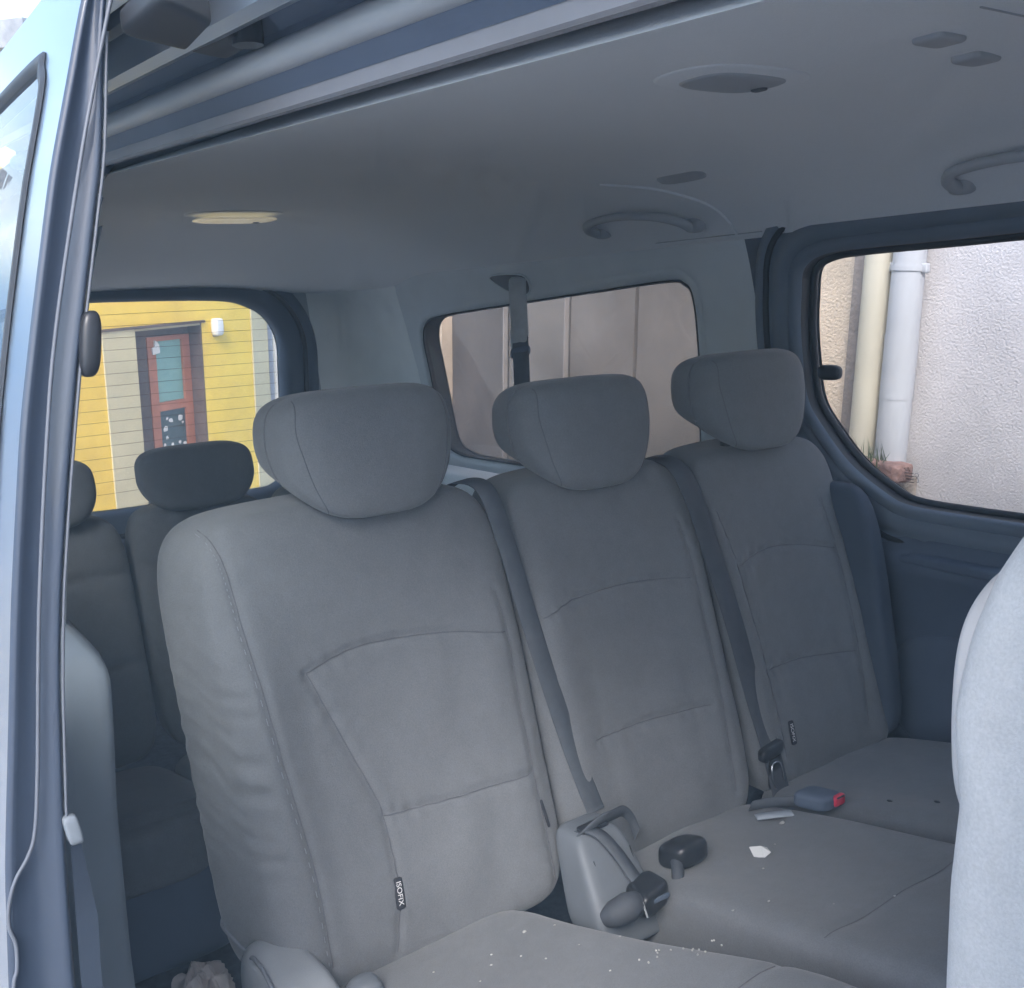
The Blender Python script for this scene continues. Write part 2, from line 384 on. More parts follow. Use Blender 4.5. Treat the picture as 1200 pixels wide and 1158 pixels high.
FR_O = catmull([(1.55, 1.40), (1.6, 1.45), (1.7, 1.46), (1.9, 1.44), (2.1, 1.30), (2.35, 1.1), (2.42, .98), (2.35, .94), (2.0, .93), (1.62, .93), (1.56, .97), (1.54, 1.2)], 5, True)
zb = 0.0
def far_trim(x, z):
    # door trim: armrest ledge and pocket below it, under the main window
    y = YC + W(z) - .08
    k = float(sstep(.05, .22, x) * (1 - sstep(1.25, 1.4, x)))
    y -= k * .045 * float(sstep(.70, .775, z) * (1 - sstep(.785, .83, z)))
    y -= k * .022 * float(sstep(.60, .70, z) - sstep(.70, .80, z))
    return (x, y, z)
Vs = holed((-2.32, -.122, zb, 1.545), grow(qt_o, .004), far(.08)); mk('side_trim', *Vs, 'trim_side', VAN)
Vs = holed((-.122, 1.36, zb, 1.545), grow(mw_o, .02), far_trim, 26); mk('door_trim', *Vs, 'trim_dark', VAN)
Vs = holed((1.36, 2.5, zb, 1.545), FR_O, far(.08)); mk('side_trim', *Vs, 'trim_dark', VAN)
for r_, o_ in (((-2.5, -.16, -.35, 1.69), qt_o), ((-.16, 1.36, -.35, 1.69), mw_o), ((1.36, 2.6, -.35, 1.69), FR_O)):
    mk('body_side', *holed(r_, grow(o_, .0), far(0.0), 12), 'paint', VAN)
def window_set(name, outline, reveal_mat, gmat, off_in, off_glass, seal_w, seal_proud=.008):
    w = mk(name, *ringstrip([[far(off_in + .002)(*p) for p in grow(outline, .03)], [far(off_in + seal_proud)(*p) for p in grow(outline, .022)], [far(off_in + seal_proud)(*p) for p in grow(outline, .006)],
                             [far(off_in - .010)(*p) for p in outline]]), reveal_mat, VAN)
    mk('outer_reveal', *ringstrip([[far(off_in - .010)(*p) for p in outline], [far(off_glass)(*p) for p in outline], [far(-.003)(*p) for p in grow(outline, .006)]]), 'rubber', w)
    mk('seal', *tube([far(off_glass + .006)(*p) for p in grow(outline, -.004)], seal_w, 6, True), 'rubber', w)
    mk('pane', *curved_disc(grow(outline, .004), far(off_glass)), gmat, w)
    return w
mwin = window_set('side_window', mw_o, 'trim_frame', 'clear_glass', .08, .025, .010)
qwin = window_set('quarter_window', qt_o, 'trim_side', 'quarter_glass', .08, .068, .004, .003)
fwin = window_set('front_side_window', FR_O, 'trim_dark', 'tinted_glass', .08, .025, .010)
# moulded frame round the main window (trim ridge and dark channel)
fro = grow(mw_o, .085)
mk('window_surround', *ringstrip([[far(.08)(*p) for p in grow(mw_o, .13)], [far(.098)(*p) for p in grow(mw_o, .118)], [far(.10)(*p) for p in grow(mw_o, .10)], [far(.084)(*p) for p in grow(mw_o, .088)], [far(.084)(*p) for p in grow(mw_o, .074)],
                                  [far(.094)(*p) for p in grow(mw_o, .066)], [far(.094)(*p) for p in grow(mw_o, .034)], [far(.075)(*p) for p in grow(mw_o, .026)]]), 'trim_frame', mwin)
mk('channel_seal', *tube([far(.088)(*p) for p in grow(mw_o, .094)], .0085, 8, True), 'rubber', mwin)
# window latch knob
lp, lf = superbox(8, 3, lambda a, b, c: (.055 + a * .034, YC + W(1.21) - .055 + b * .014, 1.212 + c * .019)); mk('latch', lp, lf, 'black_plastic', mwin)
# printed maker's marks at the lower corner of the pane: tiny lines and two rings
gm = []
for k in range(4): gm.append(strap([far(.028)(.222 + .001 * k, .972 - .0075 * k), far(.028)(.246, .972 - .0075 * k)], (0, 0, 1), .0022, .0002))
gm.append(strap([far(.028)(.222, .984), far(.028)(.227, .977), far(.028)(.231, .985), far(.028)(.236, .977)], (1, 0, .3), .002, .0002))
for k in range(2): gm.append(tube([far(.028)(.254 + .005 * math.cos(t), .969 - .013 * k + .005 * math.sin(t)) for t in np.linspace(0, 6.28, 14)], .0007, 4))
mk('glass_marking', *join(gm), 'mark_white', mwin)
# far sill ledge under quarter window, pale
sl = [(-1.95, .815), (-.3, .815)]
mk('window_ledge', *superbox((40, 8, 6), 6, lambda a, b, c: (-1.15 + a * .86, YC + .845 - .06 + b * .07, .775 + c * .045)), 'trim_pale', VAN)
# far pillars
def pillar(name, pts, m, th=.03, off=.08):
    o = np.array(pts, float); c = catmull(o, 4, True)
    return mk(name, *ringstrip([[far(off - .01)(*p) for p in c], [far(off + th * .7)(*p) for p in grow(c, -.008)], [far(off + th)(*p) for p in grow(c, -.022)], [far(off + th)(*np.array(c).mean(0) + (p - np.array(c).mean(0)) * .05) for p in np.array(c)]]), m, VAN)
# wheel arch / belt trim line of the far door
mk('armrest', *superbox((40, 8, 8), 3.5, lambda a, b, c: (.74 + a * .56, YC + W(.79) - .105 + b * .035 + .01 * a * a, .785 + c * .016 - .02 * (a < -.8) * (-.8 - a) / .2)), 'trim_dark', VAN)
mk('speaker_pocket', *superbox((20, 6, 12), 4, lambda a, b, c: (.62 + a * .40, YC + W(.5) - .08 + b * .02, .45 + c * .16)), 'trim_dark', VAN)

# ------------------------------------------------------------------ tailgate and rear pillars
def rear(off): return lambda y, z: (-2.3 - .18 * (z - 1.1) + off, y, z)
RW = [(.30, 1.47), (.40, 1.495), (.60, 1.50), (.888, 1.495), (1.10, 1.485), (1.19, 1.462), (1.265, 1.412), (1.303, 1.32), (1.29, 1.18), (1.262, .98), (1.235, .80), (1.19, .75), (1.102, .740), (.76, .738), (.50, .742), (.42, .76), (.39, .85), (.35, 1.1), (.29, 1.35)]
rw_o = catmull(RW, 6, True)
TG = mk('tailgate', *holed((YC - .80, YC + .80, .05, 1.60), grow(rw_o, .14), rear(.02)), 'trim_light', VAN)
mk('outer_skin', *holed((YC - .93, YC + .93, -.3, 1.62), rw_o, rear(-.05)), 'paint', TG)
rwin = mk('rear_window', *ringstrip([[rear(.018)(*p) for p in grow(rw_o, .15)], [rear(.045)(*p) for p in grow(rw_o, .13)], [rear(.05)(*p) for p in grow(rw_o, .105)], [rear(.028)(*p) for p in grow(rw_o, .095)], [rear(.028)(*p) for p in grow(rw_o, .078)],
                                    [rear(.03)(*p) for p in grow(rw_o, .068)], [rear(.026)(*p) for p in grow(rw_o, .02)], [rear(-.02)(*p) for p in rw_o], [rear(-.052)(*p) for p in grow(rw_o, .004)]]), 'trim_dark', VAN)
mk('seal', *tube([rear(.036)(*p) for p in grow(rw_o, .088)], .010, 8, True), 'rubber', rwin)
mk('pane', *disc([rear(-.03)(*p) for p in grow(rw_o, .006)]), 'rear_glass', rwin, False)
for zw in np.arange(.80, 1.47, .0435):
    ys = [p[0] for p in rw_o if abs(p[1] - zw) < .05]
    mk('heating_wire', *tube([rear(-.027)(min(ys) + .02, zw), rear(-.027)(YC, zw + .002), rear(-.027)(max(ys) - .02, zw)], .0007, 5), 'defrost', rwin)
# far rear pillar: curved trim turning the corner between quarter window and tailgate
def corner(t, z):
    w = YC + W(z) - .078
    a = np.array([-1.86, w]); b = np.array([-2.31 - .18 * (z - 1.1) + .03, YC + .60]); c = np.array([-2.27 - .1 * (z - 1.1), w])
    q = (1 - t) ** 2 * a + 2 * t * (1 - t) * c + t * t * b
    return (q[0], q[1], z)
mk('rear_pillar_trim', *sheet(corner, np.linspace(0, 1, 24), np.linspace(.0, 1.53, 30)), 'trim_pale', VAN)
mk('rear_pillar_trim', *sheet(lambda t, z: (lambda p: (p[0], 2 * YC - p[1], p[2]))(corner(t, z)), np.linspace(0, 1, 24), np.linspace(.0, 1.53, 30), True), 'trim_pale', VAN)

# ------------------------------------------------------------------ near side
NQ = catmull([(-1.80, 1.25), (-1.72, 1.37), (-1.4, 1.40), (-.6, 1.44), (-.12, 1.455), (-.05, 1.40), (-.06, 1.15), (-.09, .98), (-.2, .93), (-.9, .93), (-1.6, .93), (-1.76, .97), (-1.81, 1.1)], 6, True)
mk('body_side', *holed((-2.5, .098, -.35, 1.69), NQ, near(0.0), 12), 'paint', VAN)
mk('quarter_trim_upper', *holed((-2.32, .105, .80, 1.56), NQ, near(.05)), 'trim_light', VAN)
nqw = mk('near_quarter_window', *ringstrip([[near(.06)(*p) for p in grow(NQ, .02)], [near(.05)(*p) for p in NQ], [near(-.002)(*p) for p in NQ]]), 'rubber', VAN)
mk('pane', *disc([near(.02)(*p) for p in NQ]), 'tinted_glass', nqw, False)
# lower quarter trim (light grey moulded panel behind the door opening)
def qtrim(a, b, c):
    z = .50 + c * .50
    x = -1.02 + a * 1.26
    y = YC - np.interp(z, _zz, _w) + .050 + b * .045
    # rounded belt: the top leans outwards
    y = y - .045 * sstep(.93, 1.02, z)
    x = x + .015 * np.cos(z * 4) * (a > .5)
    return x, y, z
qt = mk('quarter_trim_lower', *superbox((50, 10, 60), 14, qtrim), 'trim_mid', VAN)
qbv = BVHTree.FromPolygons([tuple(v.co) for v in qt.data.vertices], [tuple(p.vertices) for p in qt.data.polygons])
for zj, rr_ in ((.925, .0022), (.345, .0016)):
    jp = []
    for t in np.sort(rng.random(9)):
        h_ = qbv.ray_cast(Vector((-.3 + .53 * t, 1.0, zj + .008 * t)), Vector((0, -1, 0)))[0]
        if h_: jp.append(tuple(h_))
    mk('panel_joint', *tube(jp, rr_, 6), 'rubber', qt)
# C pillar jamb (painted) and its weatherstrip
mk('jamb', *sheet(lambda t, z: (.10 + .012 * math.sin(t * 3.1), YC - W(z) + .0 + t * .03, z), np.linspace(0, 1, 8), np.linspace(-.3, 1.66, 50), True), 'shaded_paint', VAN)
mk('weatherstrip', *tube([(.112, YC - W(z) + .03, z) for z in np.linspace(0, 1.60, 50)], .007, 8), 'trim_dark', VAN)
# B pillar, front door, front closing panels (not seen, they shade the cabin)
mk('b_pillar', *sheet(lambda x, z: (x, YC - W(z), z), np.linspace(1.56, 1.72, 3), np.linspace(-.3, 1.69, 40), True), 'paint', VAN)
mk('b_pillar_trim', *sheet(lambda x, z: (x, YC - W(z) + .07, z), np.linspace(1.56, 1.72, 3), np.linspace(0, 1.62, 40)), 'trim_light', VAN)
mk('b_pillar_jamb', *sheet(lambda t, z: (1.56, YC - W(z) + t * .07, z), np.linspace(0, 1, 3), np.linspace(-.3, 1.62, 40)), 'shaded_paint', VAN)
NF = catmull([(1.78, 1.40), (1.84, 1.45), (1.95, 1.44), (2.1, 1.30), (2.35, 1.1), (2.42, .98), (2.35, .94), (2.0, .93), (1.82, .93), (1.77, .97), (1.76, 1.2)], 5, True)
fd_ = mk('front_door', *holed((1.72, 2.6, -.3, 1.66), NF, (near(0.0)), 12), 'paint', VAN)
mk('pane', *disc([(near(.02))(*p) for p in NF]), 'clear_glass', fd_, False)
mk('door_trim', *holed((1.72, 2.6, -.2, 1.6), NF, (near(.07)), 8), 'trim_dark', fd_)
mk('dashboard', *superbox((10, 30, 10), 5, lambda a, b, c: (2.5 + a * .25, YC + b * .9, .6 + c * .36)), 'trim_dark', VAN)
mk('bonnet', *superbox((16, 30, 16), 6, lambda a, b, c: (3.05 + a * .5, YC + b * .93, .18 + c * .48 - .16 * np.clip(a, 0, 1) * (c > 0))), 'paint', VAN)
mk('windscreen', *sheet(lambda t, y: (2.2 + t * .62 - .12 * ((y - YC) / .8) ** 2, y, 1.63 - t * .75), np.linspace(0, 1, 10), np.linspace(.06, 1.62, 20)), 'tinted_glass', VAN)

# wheels
for wx in (-1.55, 2.75):
    for wy, sg in ((YC - W(.0) - .005, -1), (YC + W(.0) + .005, 1)):
        prof = [(.20, .09), (.30, .10), (.325, .085), (.335, .05), (.335, -.05), (.325, -.085), (.30, -.10), (.20, -.09)]
        nseg = 40; V_ = [(wx + r * math.cos(2 * math.pi * k / nseg), wy - sg * .07 + h, -.185 + r * math.sin(2 * math.pi * k / nseg)) for k in range(nseg) for r, h in prof]
        F_ = [(k * 8 + j, k * 8 + (j + 1) % 8, ((k + 1) % nseg) * 8 + (j + 1) % 8, ((k + 1) % nseg) * 8 + j) for k in range(nseg) for j in range(8)]
        wh_ = mk('wheel', V_, F_, 'rubber', VAN)
        mk('rim', *superbox((20, 8, 20), 2.2, lambda a, b, c: (wx + a * .215, wy - sg * .02 + b * .05, -.185 + c * .215)), 'chrome', wh_)
# roof rail over the door opening: lip, dark trim, grey seal, track recess, painted gutter
def railz(x): return 1.573 + .058 * (1.255 - x)
xs = np.linspace(-.30, 1.75, 44)
def rail(name, prof, m, seg=None):
    """prof: list of (y, dz) closed; swept along x"""
    V = [(x, y, railz(x) + dz) for x in xs for y, dz in prof]; n = len(prof)
    F = [(i * n + j, i * n + (j + 1) % n, (i + 1) * n + (j + 1) % n, (i + 1) * n + j) for i in range(len(xs) - 1) for j in range(n)]
    F += [tuple(range(n)), tuple((len(xs) - 1) * n + j for j in range(n))[::-1]]
    return mk(name, V, F, m, VAN, False, True)
rail('rail_lip', [(.027, 0), (.031, -.002), (.052, .002), (.058, .016), (.04, .022), (.027, .012)], 'lip')
rail('rail_trim', [(.012, .024), (.026, .011), (.033, .02), (.03, .055), (.012, .06)], 'trim_dark')
mk('rail_seal', *join([tube([(x, .012, railz(x) + .036) for x in xs], .0125, 12)]), 'rubber_grey', VAN)
rail('rail_track', [(-.034, .078), (.020, .052), (.03, .06), (.03, .12), (-.034, .12)], 'trim_dark')
rail('roof_gutter', [(-.050, .052), (-.043, .045), (-.034, .047), (-.032, .08), (-.028, .16), (-.04, .15), (-.05, .09)], 'paint')
rail('roof_gutter', [(-.062, .088), (-.053, .084), (-.05, .1), (-.06, .12)], 'rubber')
rail('roof_gutter', [(-.075, .106), (-.064, .10), (-.06, .13), (-.07, .14)], 'paint')

# ------------------------------------------------------------------ sliding door, slid back
XD = .75
DO = [(-.100, 1.745), (-.123, 1.683), (-.143, 1.615), (-.164, 1.547), (-.194, 1.424), (-.213, 1.341), (-.238, 1.199), (-.260, 1.052), (-.274, .96), (-.290, .80), (-.298, .6), (-.30, .3), (-.29, 0), (-.28, -.28)]
DI = [(-.085, 1.745), (-.098, 1.70), (-.107, 1.645), (-.115, 1.583), (-.119, 1.555), (-.127, 1.524), (-.141, 1.464), (-.160, 1.383), (-.181, 1.278), (-.197, 1.19), (-.207, 1.115), (-.219, .995), (-.222, .96), (-.230, .83), (-.235, .6), (-.235, .3), (-.23, 0), (-.22, -.28)]
_do = np.array(sorted(DO, key=lambda p: p[1])); _di = np.array(sorted(DI, key=lambda p: p[1]))
def smooth_tab(T):
    z = np.linspace(-.28, 1.745, 203); y = np.interp(z, T[:, 1], T[:, 0])
    for _ in range(5): y[1:-1] = (y[:-2] + 2 * y[1:-1] + y[2:]) / 4
    return z, y
_dz, _dyo = smooth_tab(_do); _, _dyi = smooth_tab(_di)
def dout(z): return float(np.interp(z, _dz, _dyo))
def din(z): return float(np.interp(z, _dz, _dyi))
DOOR = mk('sliding_door', *holed((-.46, .747, -.28, 1.745), catmull([(-.34, 1.60), (-.25, 1.665), (0, 1.672), (.55, 1.672), (.632, 1.652), (.655, 1.60), (.655, 1.4), (.655, 1.12), (.645, 1.04), (.60, 1.01), (.3, 1.005), (-.25, 1.0), (-.34, 1.04), (-.36, 1.3)], 6, True), lambda x, z: (x, dout(z), z), 16), 'paint', VAN)
gl_o = catmull([(-.34, 1.60), (-.25, 1.665), (0, 1.672), (.55, 1.672), (.632, 1.652), (.655, 1.60), (.655, 1.4), (.655, 1.12), (.645, 1.04), (.60, 1.01), (.3, 1.005), (-.25, 1.0), (-.34, 1.04), (-.36, 1.3)], 6, True)
mk('glass_seal', *ringstrip([[(p[0], dout(p[1]) - .001, p[1]) for p in grow(gl_o, .004)], [(p[0], dout(p[1]) - .004, p[1]) for p in grow(gl_o, .0)], [(p[0], dout(p[1]) - .004, p[1]) for p in grow(gl_o, -.008)], [(p[0], dout(p[1]) + .004, p[1]) for p in grow(gl_o, -.012)]]), 'rubber', DOOR)
mk('door_glass', *curved_disc(grow(gl_o, -.006), lambda x, z: (x, dout(z) + .002, z), 10), 'door_pane', DOOR)
# leading edge (front face with rounded outer corner)
zl = np.linspace(-.28, 1.745, 120)
def lead(t, z):
    yo, yi = dout(z), din(z)
    ang = t
    if t < .2: a = t / .2 * math.pi / 2; return (.747 + .005 * math.sin(a), yo + .005 * (1 - math.cos(a)), z)
    if t > .9: a = (t - .9) / .1 * math.pi / 2; return (.752 - .02 * (1 - math.cos(a)), yi - .006 + .006 * math.sin(a), z)
    s = (t - .2) / .7; return (.752 - .006 * math.sin(s * math.pi), yo + .005 + s * (yi - yo - .011), z)
mk('leading_edge', *sheet(lead, np.concatenate([np.linspace(0, .2, 7), np.linspace(.27, .9, 8), np.linspace(.92, 1, 5)]), zl), 'shaded_paint', DOOR)
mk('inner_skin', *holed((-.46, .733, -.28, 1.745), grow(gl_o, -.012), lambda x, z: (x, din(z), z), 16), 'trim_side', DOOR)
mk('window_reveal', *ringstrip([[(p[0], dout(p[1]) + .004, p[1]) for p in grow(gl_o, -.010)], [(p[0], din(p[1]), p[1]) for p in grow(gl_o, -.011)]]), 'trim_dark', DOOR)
mk('rear_edge', *sheet(lambda t, z: (-.46, dout(z) + t * (din(z) - dout(z)), z), np.linspace(0, 1, 3), zl), 'shaded_paint', DOOR)
WSP = [(-.084, 1.735), (-.102, 1.68), (-.124, 1.61), (-.143, 1.545), (-.176, 1.42), (-.1945, 1.33), (-.219, 1.185), (-.238, 1.045), (-.247, .991), (-.255, .970), (-.268, .951), (-.276, .929), (-.278, .91), (-.275, .893), (-.277, .87), (-.283, .84), (-.287, .7), (-.288, .3), (-.28, -.25)]
wsp = catmull(WSP, 6)
mk('weatherstrip', *tube([(.755, y, z) for y, z in wsp], .0017, 8), 'seal_thin', DOOR)
mk('inner_lip', *tube([(.752, din(z) - .001, z) for z in np.linspace(.99, 1.66, 50)], .0014, 6), 'seal_thin', DOOR)
mk('trim_tab', *superbox(6, 5, lambda a, b, c: (.752 + a * .006, -.2165 + b * .0065 + .002 * c * -1, .980 + c * .014)), 'trim_mid', DOOR)
mk('trim_edge', *sheet(lambda t, z: (.757 - .01 * t, np.interp(z, [.5, .83, .965], [-.231, -.2285, -.221]) + t * np.interp(z, [.5, .818, .884, .966], [.022, .019, .021, .0105]), z), np.linspace(0, 1, 4), np.linspace(-.2, .966, 30), True), 'bolster_dark', DOOR)
mk('latch_bumper', *superbox(8, 3.2, lambda a, b, c: (.750 + a * .010, -.1500 + b * .009 + .004 * c, 1.405 + c * .028)), 'black_plastic', DOOR)
# upper roller arm reaching into the roof track
mk('roller_arm', *superbox((16, 10, 8), 9, lambda a, b, c: (.80 + a * (.045 - .015 * b), -.052 + b * .042, 1.660 + c * .010 - .010 * b)), 'rubber', DOOR)
mk('roller', *tube([(.83, -.015, 1.64), (.83, -.015, 1.69)], .013, 12), 'black_plastic', DOOR)

# ------------------------------------------------------------------ roof fittings
def arc_handle(pts, r, nm):
    p = catmull(pts, 8); rr = r * (1 + .12 * np.cos(np.linspace(0, 2 * math.pi, len(p))))
    h = mk(nm, *tube(p, rr, 12), 'fitting', VAN)
    for e in (pts[0], pts[-1]):
        mk('mount', *superbox(8, 3, lambda a, b, c: (e[0] + a * .026, e[1] + .012 + b * .02, e[2] + .006 + c * .018)), 'fitting', h)
    return h
arc_handle([(-.575, 1.535, 1.592), (-.57, 1.49, 1.604), (-.52, 1.455, 1.616), (-.40, 1.44, 1.622), (-.28, 1.455, 1.612), (-.225, 1.49, 1.596), (-.22, 1.535, 1.58)], .0115, 'grab_handle')
arc_handle([(.50, 1.535, 1.592), (.505, 1.49, 1.604), (.55, 1.455, 1.618), (.67, 1.44, 1.624), (.79, 1.455, 1.612), (.845, 1.49, 1.598), (.85, 1.535, 1.582)], .0115, 'grab_handle')
def dome(cx, cy, lx, ly, lensmat, lift=.004, lf_=.66):
    z0 = hz(cx, cy)
    d = mk('dome_lamp', *superbox((16, 16, 8), 2.6, lambda a, b, c: (cx + a * lx, cy + b * ly, z0 - .000 + c * .006)), 'headliner', VAN)
    mk('lens', *superbox((14, 14, 6), 3.0, lambda a, b, c: (cx + a * lx * lf_, cy + b * ly * lf_, z0 - lift + c * .007)), lensmat, d)
    mk('switch', *superbox(6, 5, lambda a, b, c: (cx + a * .012, cy + ly * .45 + b * .008, z0 - lift - .007 + c * .003)), 'grey_plastic', d)
    return d
dome(-1.50, .845, .10, .150, 'lens', .019, .84)
dome(.54, .87, .085, .13, 'fitting')
for hx, hy in ((.835, .945), (.80, 1.09)):
    h = mk('belt_guide_cover', *superbox(8, 6, lambda a, b, c: (hx + a * .024, hy + b * .032, hz(hx, hy) + .002 + c * .010)), 'fitting', VAN)
mk('lining_groove', *tube([(.95 - .0 * t, .85 + .55 * t, hz(.95, .85 + .55 * t) - .0005) for t in np.linspace(0, 1, 20)], .0016, 6), 'fitting', VAN)
mk('lining_vent', *superbox((12, 8, 4), 4, lambda a, b, c: (-.08 + a * .075, 1.36 + b * .022, hz(-.08 , 1.36) + .002 + c * .005 - b * .012)), 'fitting', VAN)
# moulded ridge of the lining by the far pillar
mk('lining_ridge', *tube(catmull([(-.32, 1.33, hz(-.32, 1.33) + .002), (-.2, 1.40, hz(-.2, 1.40) + .001), (-.12, 1.50, hz(-.12, 1.50) + .001), (-.13, 1.60, hz(-.13, 1.6) + .002)], 8), .006, 8), 'headliner', VAN)

# ------------------------------------------------------------------ seats
FX = lambda z: .10 - .28 * (z - 1.06)     # plane of the middle-row backrest fronts
def seams_on(bvh, pts2, r=.0016, n=10, name='seam', parent=None, m='seam_thread', lift=.0003, xstart=1.0):
    path = []
    for y, z in catmull(pts2, n):
        hit = bvh.ray_cast(Vector((xstart, y, z + .12 * 0)), Vector((-1, 0, 0)))
        if hit[0]: path.append((hit[0].x + lift, hit[0].y, hit[0].z))
    if len(path) > 3: return mk(name, *tube(path, r, 6), m, parent)
def bvh_of(V, F): return BVHTree.FromPolygons([tuple(map(float, v)) for v in V], [tuple(int(i) for i in f) for f in F])
def groove(y, z, pts, wd, dep, n=10):
    p = catmull(pts, n); d = np.full(y.shape, 9.0); u = np.zeros(y.shape); acc = 0.0
    for i in range(len(p) - 1):
        a, b = p[i], p[i + 1]; ab = b - a; L = ab @ ab + 1e-12
        t = np.clip(((y - a[0]) * ab[0] + (z - a[1]) * ab[1]) / L, 0, 1)
        e = np.hypot(y - a[0] - t * ab[0], z - a[1] - t * ab[1]); m_ = e < d
        u = np.where(m_, acc + t * math.sqrt(L), u); d = np.where(m_, e, d); acc += math.sqrt(L)
    puck = .0011 * np.sin(u * 2 * math.pi / .034 + 2.2 * np.sin(u * 23)) * np.exp(-(d / .022) ** 2) * (.4 + .6 * np.sin(u * 9 + 1) ** 2)
    return -dep * np.exp(-(d / wd) ** 2) + puck
def headrest(parent, cy, cloth, cz=1.18, fx=.135, hw=.176, tilt=0.0, hh=.122, dep=.175):
    def fn(a, b, c):
        low = np.clip((.25 - c) / 1.25, 0, 1)
        fr_ = np.clip((b + 1) / 2, 0, 1) ** 1.25
        wf = 1 - (.07 + .33 * fr_) * low ** 1.9
        wf = wf * (1 - .10 * fr_)
        z = cz + c * hh + .105 * (1 - b) / 2 * np.clip((.3 - c) / 1.3, 0, 1) - .012 * (1 - b) / 2 * np.clip(c, 0, 1)
        x = fx - dep / 2 + b * dep / 2 - .10 * (z - cz) - .012 * a * a * (b > 0)
        return x, cy + a * hw * wf, z
    V, F = superbox((44, 30, 44), 4.4, fn)
    h = mk('headrest', V, F, cloth, parent)
    bv = bvh_of(V, F)
    for s in (-1, 1):
        pts = [(cy + s * hw * .74, cz + hh * .86), (cy + s * hw * .79, cz + hh * .5), (cy + s * hw * .765, cz + .02), (cy + s * hw * .68, cz - .04), (cy + s * hw * .54, cz - .09), (cy + s * hw * .46, cz - .107)]
        seams_on(bv, pts, .0009, 8, 'seam', h)
    for s in (-1, 1):
        mk('post', *tube([(fx - .085, cy + s * .065, cz - .16), (fx - .095, cy + s * .065, cz - .01)], .006, 10), 'chrome', h)
        mk('post_sleeve', *tube([(fx - .083, cy + s * .065, cz - .098), (fx - .0835, cy + s * .065, cz - .082)], .014, 12), 'black_plastic', h)
    return h
def backrest(parent, y0, y1, zt, cloth, seams, wrinkle=False, z0=.335, dep=.17, flare=0.0):
    cy, hw, hh, zc = (y0 + y1) / 2, (y1 - y0) / 2, (zt - z0) / 2, (zt + z0) / 2
    def fn(a, b, c):
        z = zc + c * hh + .012 * (1 - a * a) * np.clip(c, 0, 1) - .0 * b
        y = cy + a * hw
        if flare: y = y + flare * (1 + b) / 2 * np.clip(-a, 0, 1) ** 2
        zz = z
        x = .10 - .28 * (zz - 1.06) - dep / 2 + b * dep / 2
        fr = np.clip(b, 0, 1) ** 2
        bol = sstep(.45, .80, np.abs(a)) * (1 - sstep(.80, 1.0, np.abs(a)) * .5) * (1 - sstep(.25, .75, c)) 
        x = x + fr * (.020 * bol - .014 * (1 - sstep(.0, .6, np.abs(a))) * (1 - sstep(.3, .8, c)))
        x = x + fr * .012 * np.exp(-((z - .47) / .08) ** 2) * (1 - sstep(.3, .7, np.abs(a)))
        for s in seams: x = x + fr * groove(y, z, s, .009, .0045)
        # slack in the cloth
        x = x + fr * (.0024 * np.sin(9 * y + 11 * z + 2 * np.sin(7 * z)) + .0010 * np.sin(31 * y - 23 * z + 3 * np.sin(11 * y)) + .0007 * np.sin(55 * z + 18 * y + 2 * np.sin(17 * z)))
        if wrinkle:
            k = np.exp(-((a + .93) / .12) ** 2) * np.exp(-((z - .70) / .16) ** 2)
            y = y + k * .0013 * (1 + .8 * np.sin(z * 53 + 9 * b)) * np.sin(z * 2 * math.pi / .037 + 5 * b + 1.5 * np.sin(z * 31)) 
            x = x + k * .0020 * (1 + .8 * np.sin(z * 47)) * np.sin(z * 2 * math.pi / .037 + 1.0 + 1.5 * np.sin(z * 31))
        return x, y, z
    V, F = superbox((120, 34, 140), 7.5, fn)
    o = mk('backrest', V, F, cloth, parent); bv = bvh_of(V, F)
    for s in seams: seams_on(bv, s, .0009, 10, 'seam', o)
    return o, bv
def cushion(parent, yb0, yb1, yf0, yf1, cloth, x0=.25, x1=1.06, th=.15):
    def fn(a, b, c):                 # a: along x, b: across, c: height
        x = (x0 + x1) / 2 + a * (x1 - x0) / 2
        t = (x - x0) / (x1 - x0)
        l = yb0 + (yf0 - yb0) * sstep(.15, .8, t); r = yb1 + (yf1 - yb1) * sstep(.15, .8, t)
        y = (l + r) / 2 + b * (r - l) / 2
        z = .370 + .22 * (x - .3) - th / 2 + c * th / 2
        up = np.clip(c, 0, 1) ** 2
        z = z + up * (.009 * sstep(.45, .9, np.abs(b)))
        z = z - up * .0045 * np.exp(-((x - .80) / .010) ** 2)
        z = z + up * .0025 * np.sin(14 * x + 10 * y + 2 * np.sin(13 * y))
        return x, y, z
    V, F = superbox((80, 60, 20), 8.5, fn)
    o = mk('cushion', V, F, cloth, parent); bv = bvh_of(V, F)
    path = []
    for t in np.linspace(.06, .94, 30):
        y = yf0 + (yf1 - yf0) * t; h = bv.ray_cast(Vector((.80, y, 2)), Vector((0, 0, -1)))
        if h[0]: path.append((h[0].x, h[0].y, h[0].z + .0002))
    mk('seam', *tube(path, .0009, 6), 'seam_thread', o)
    return o, bv
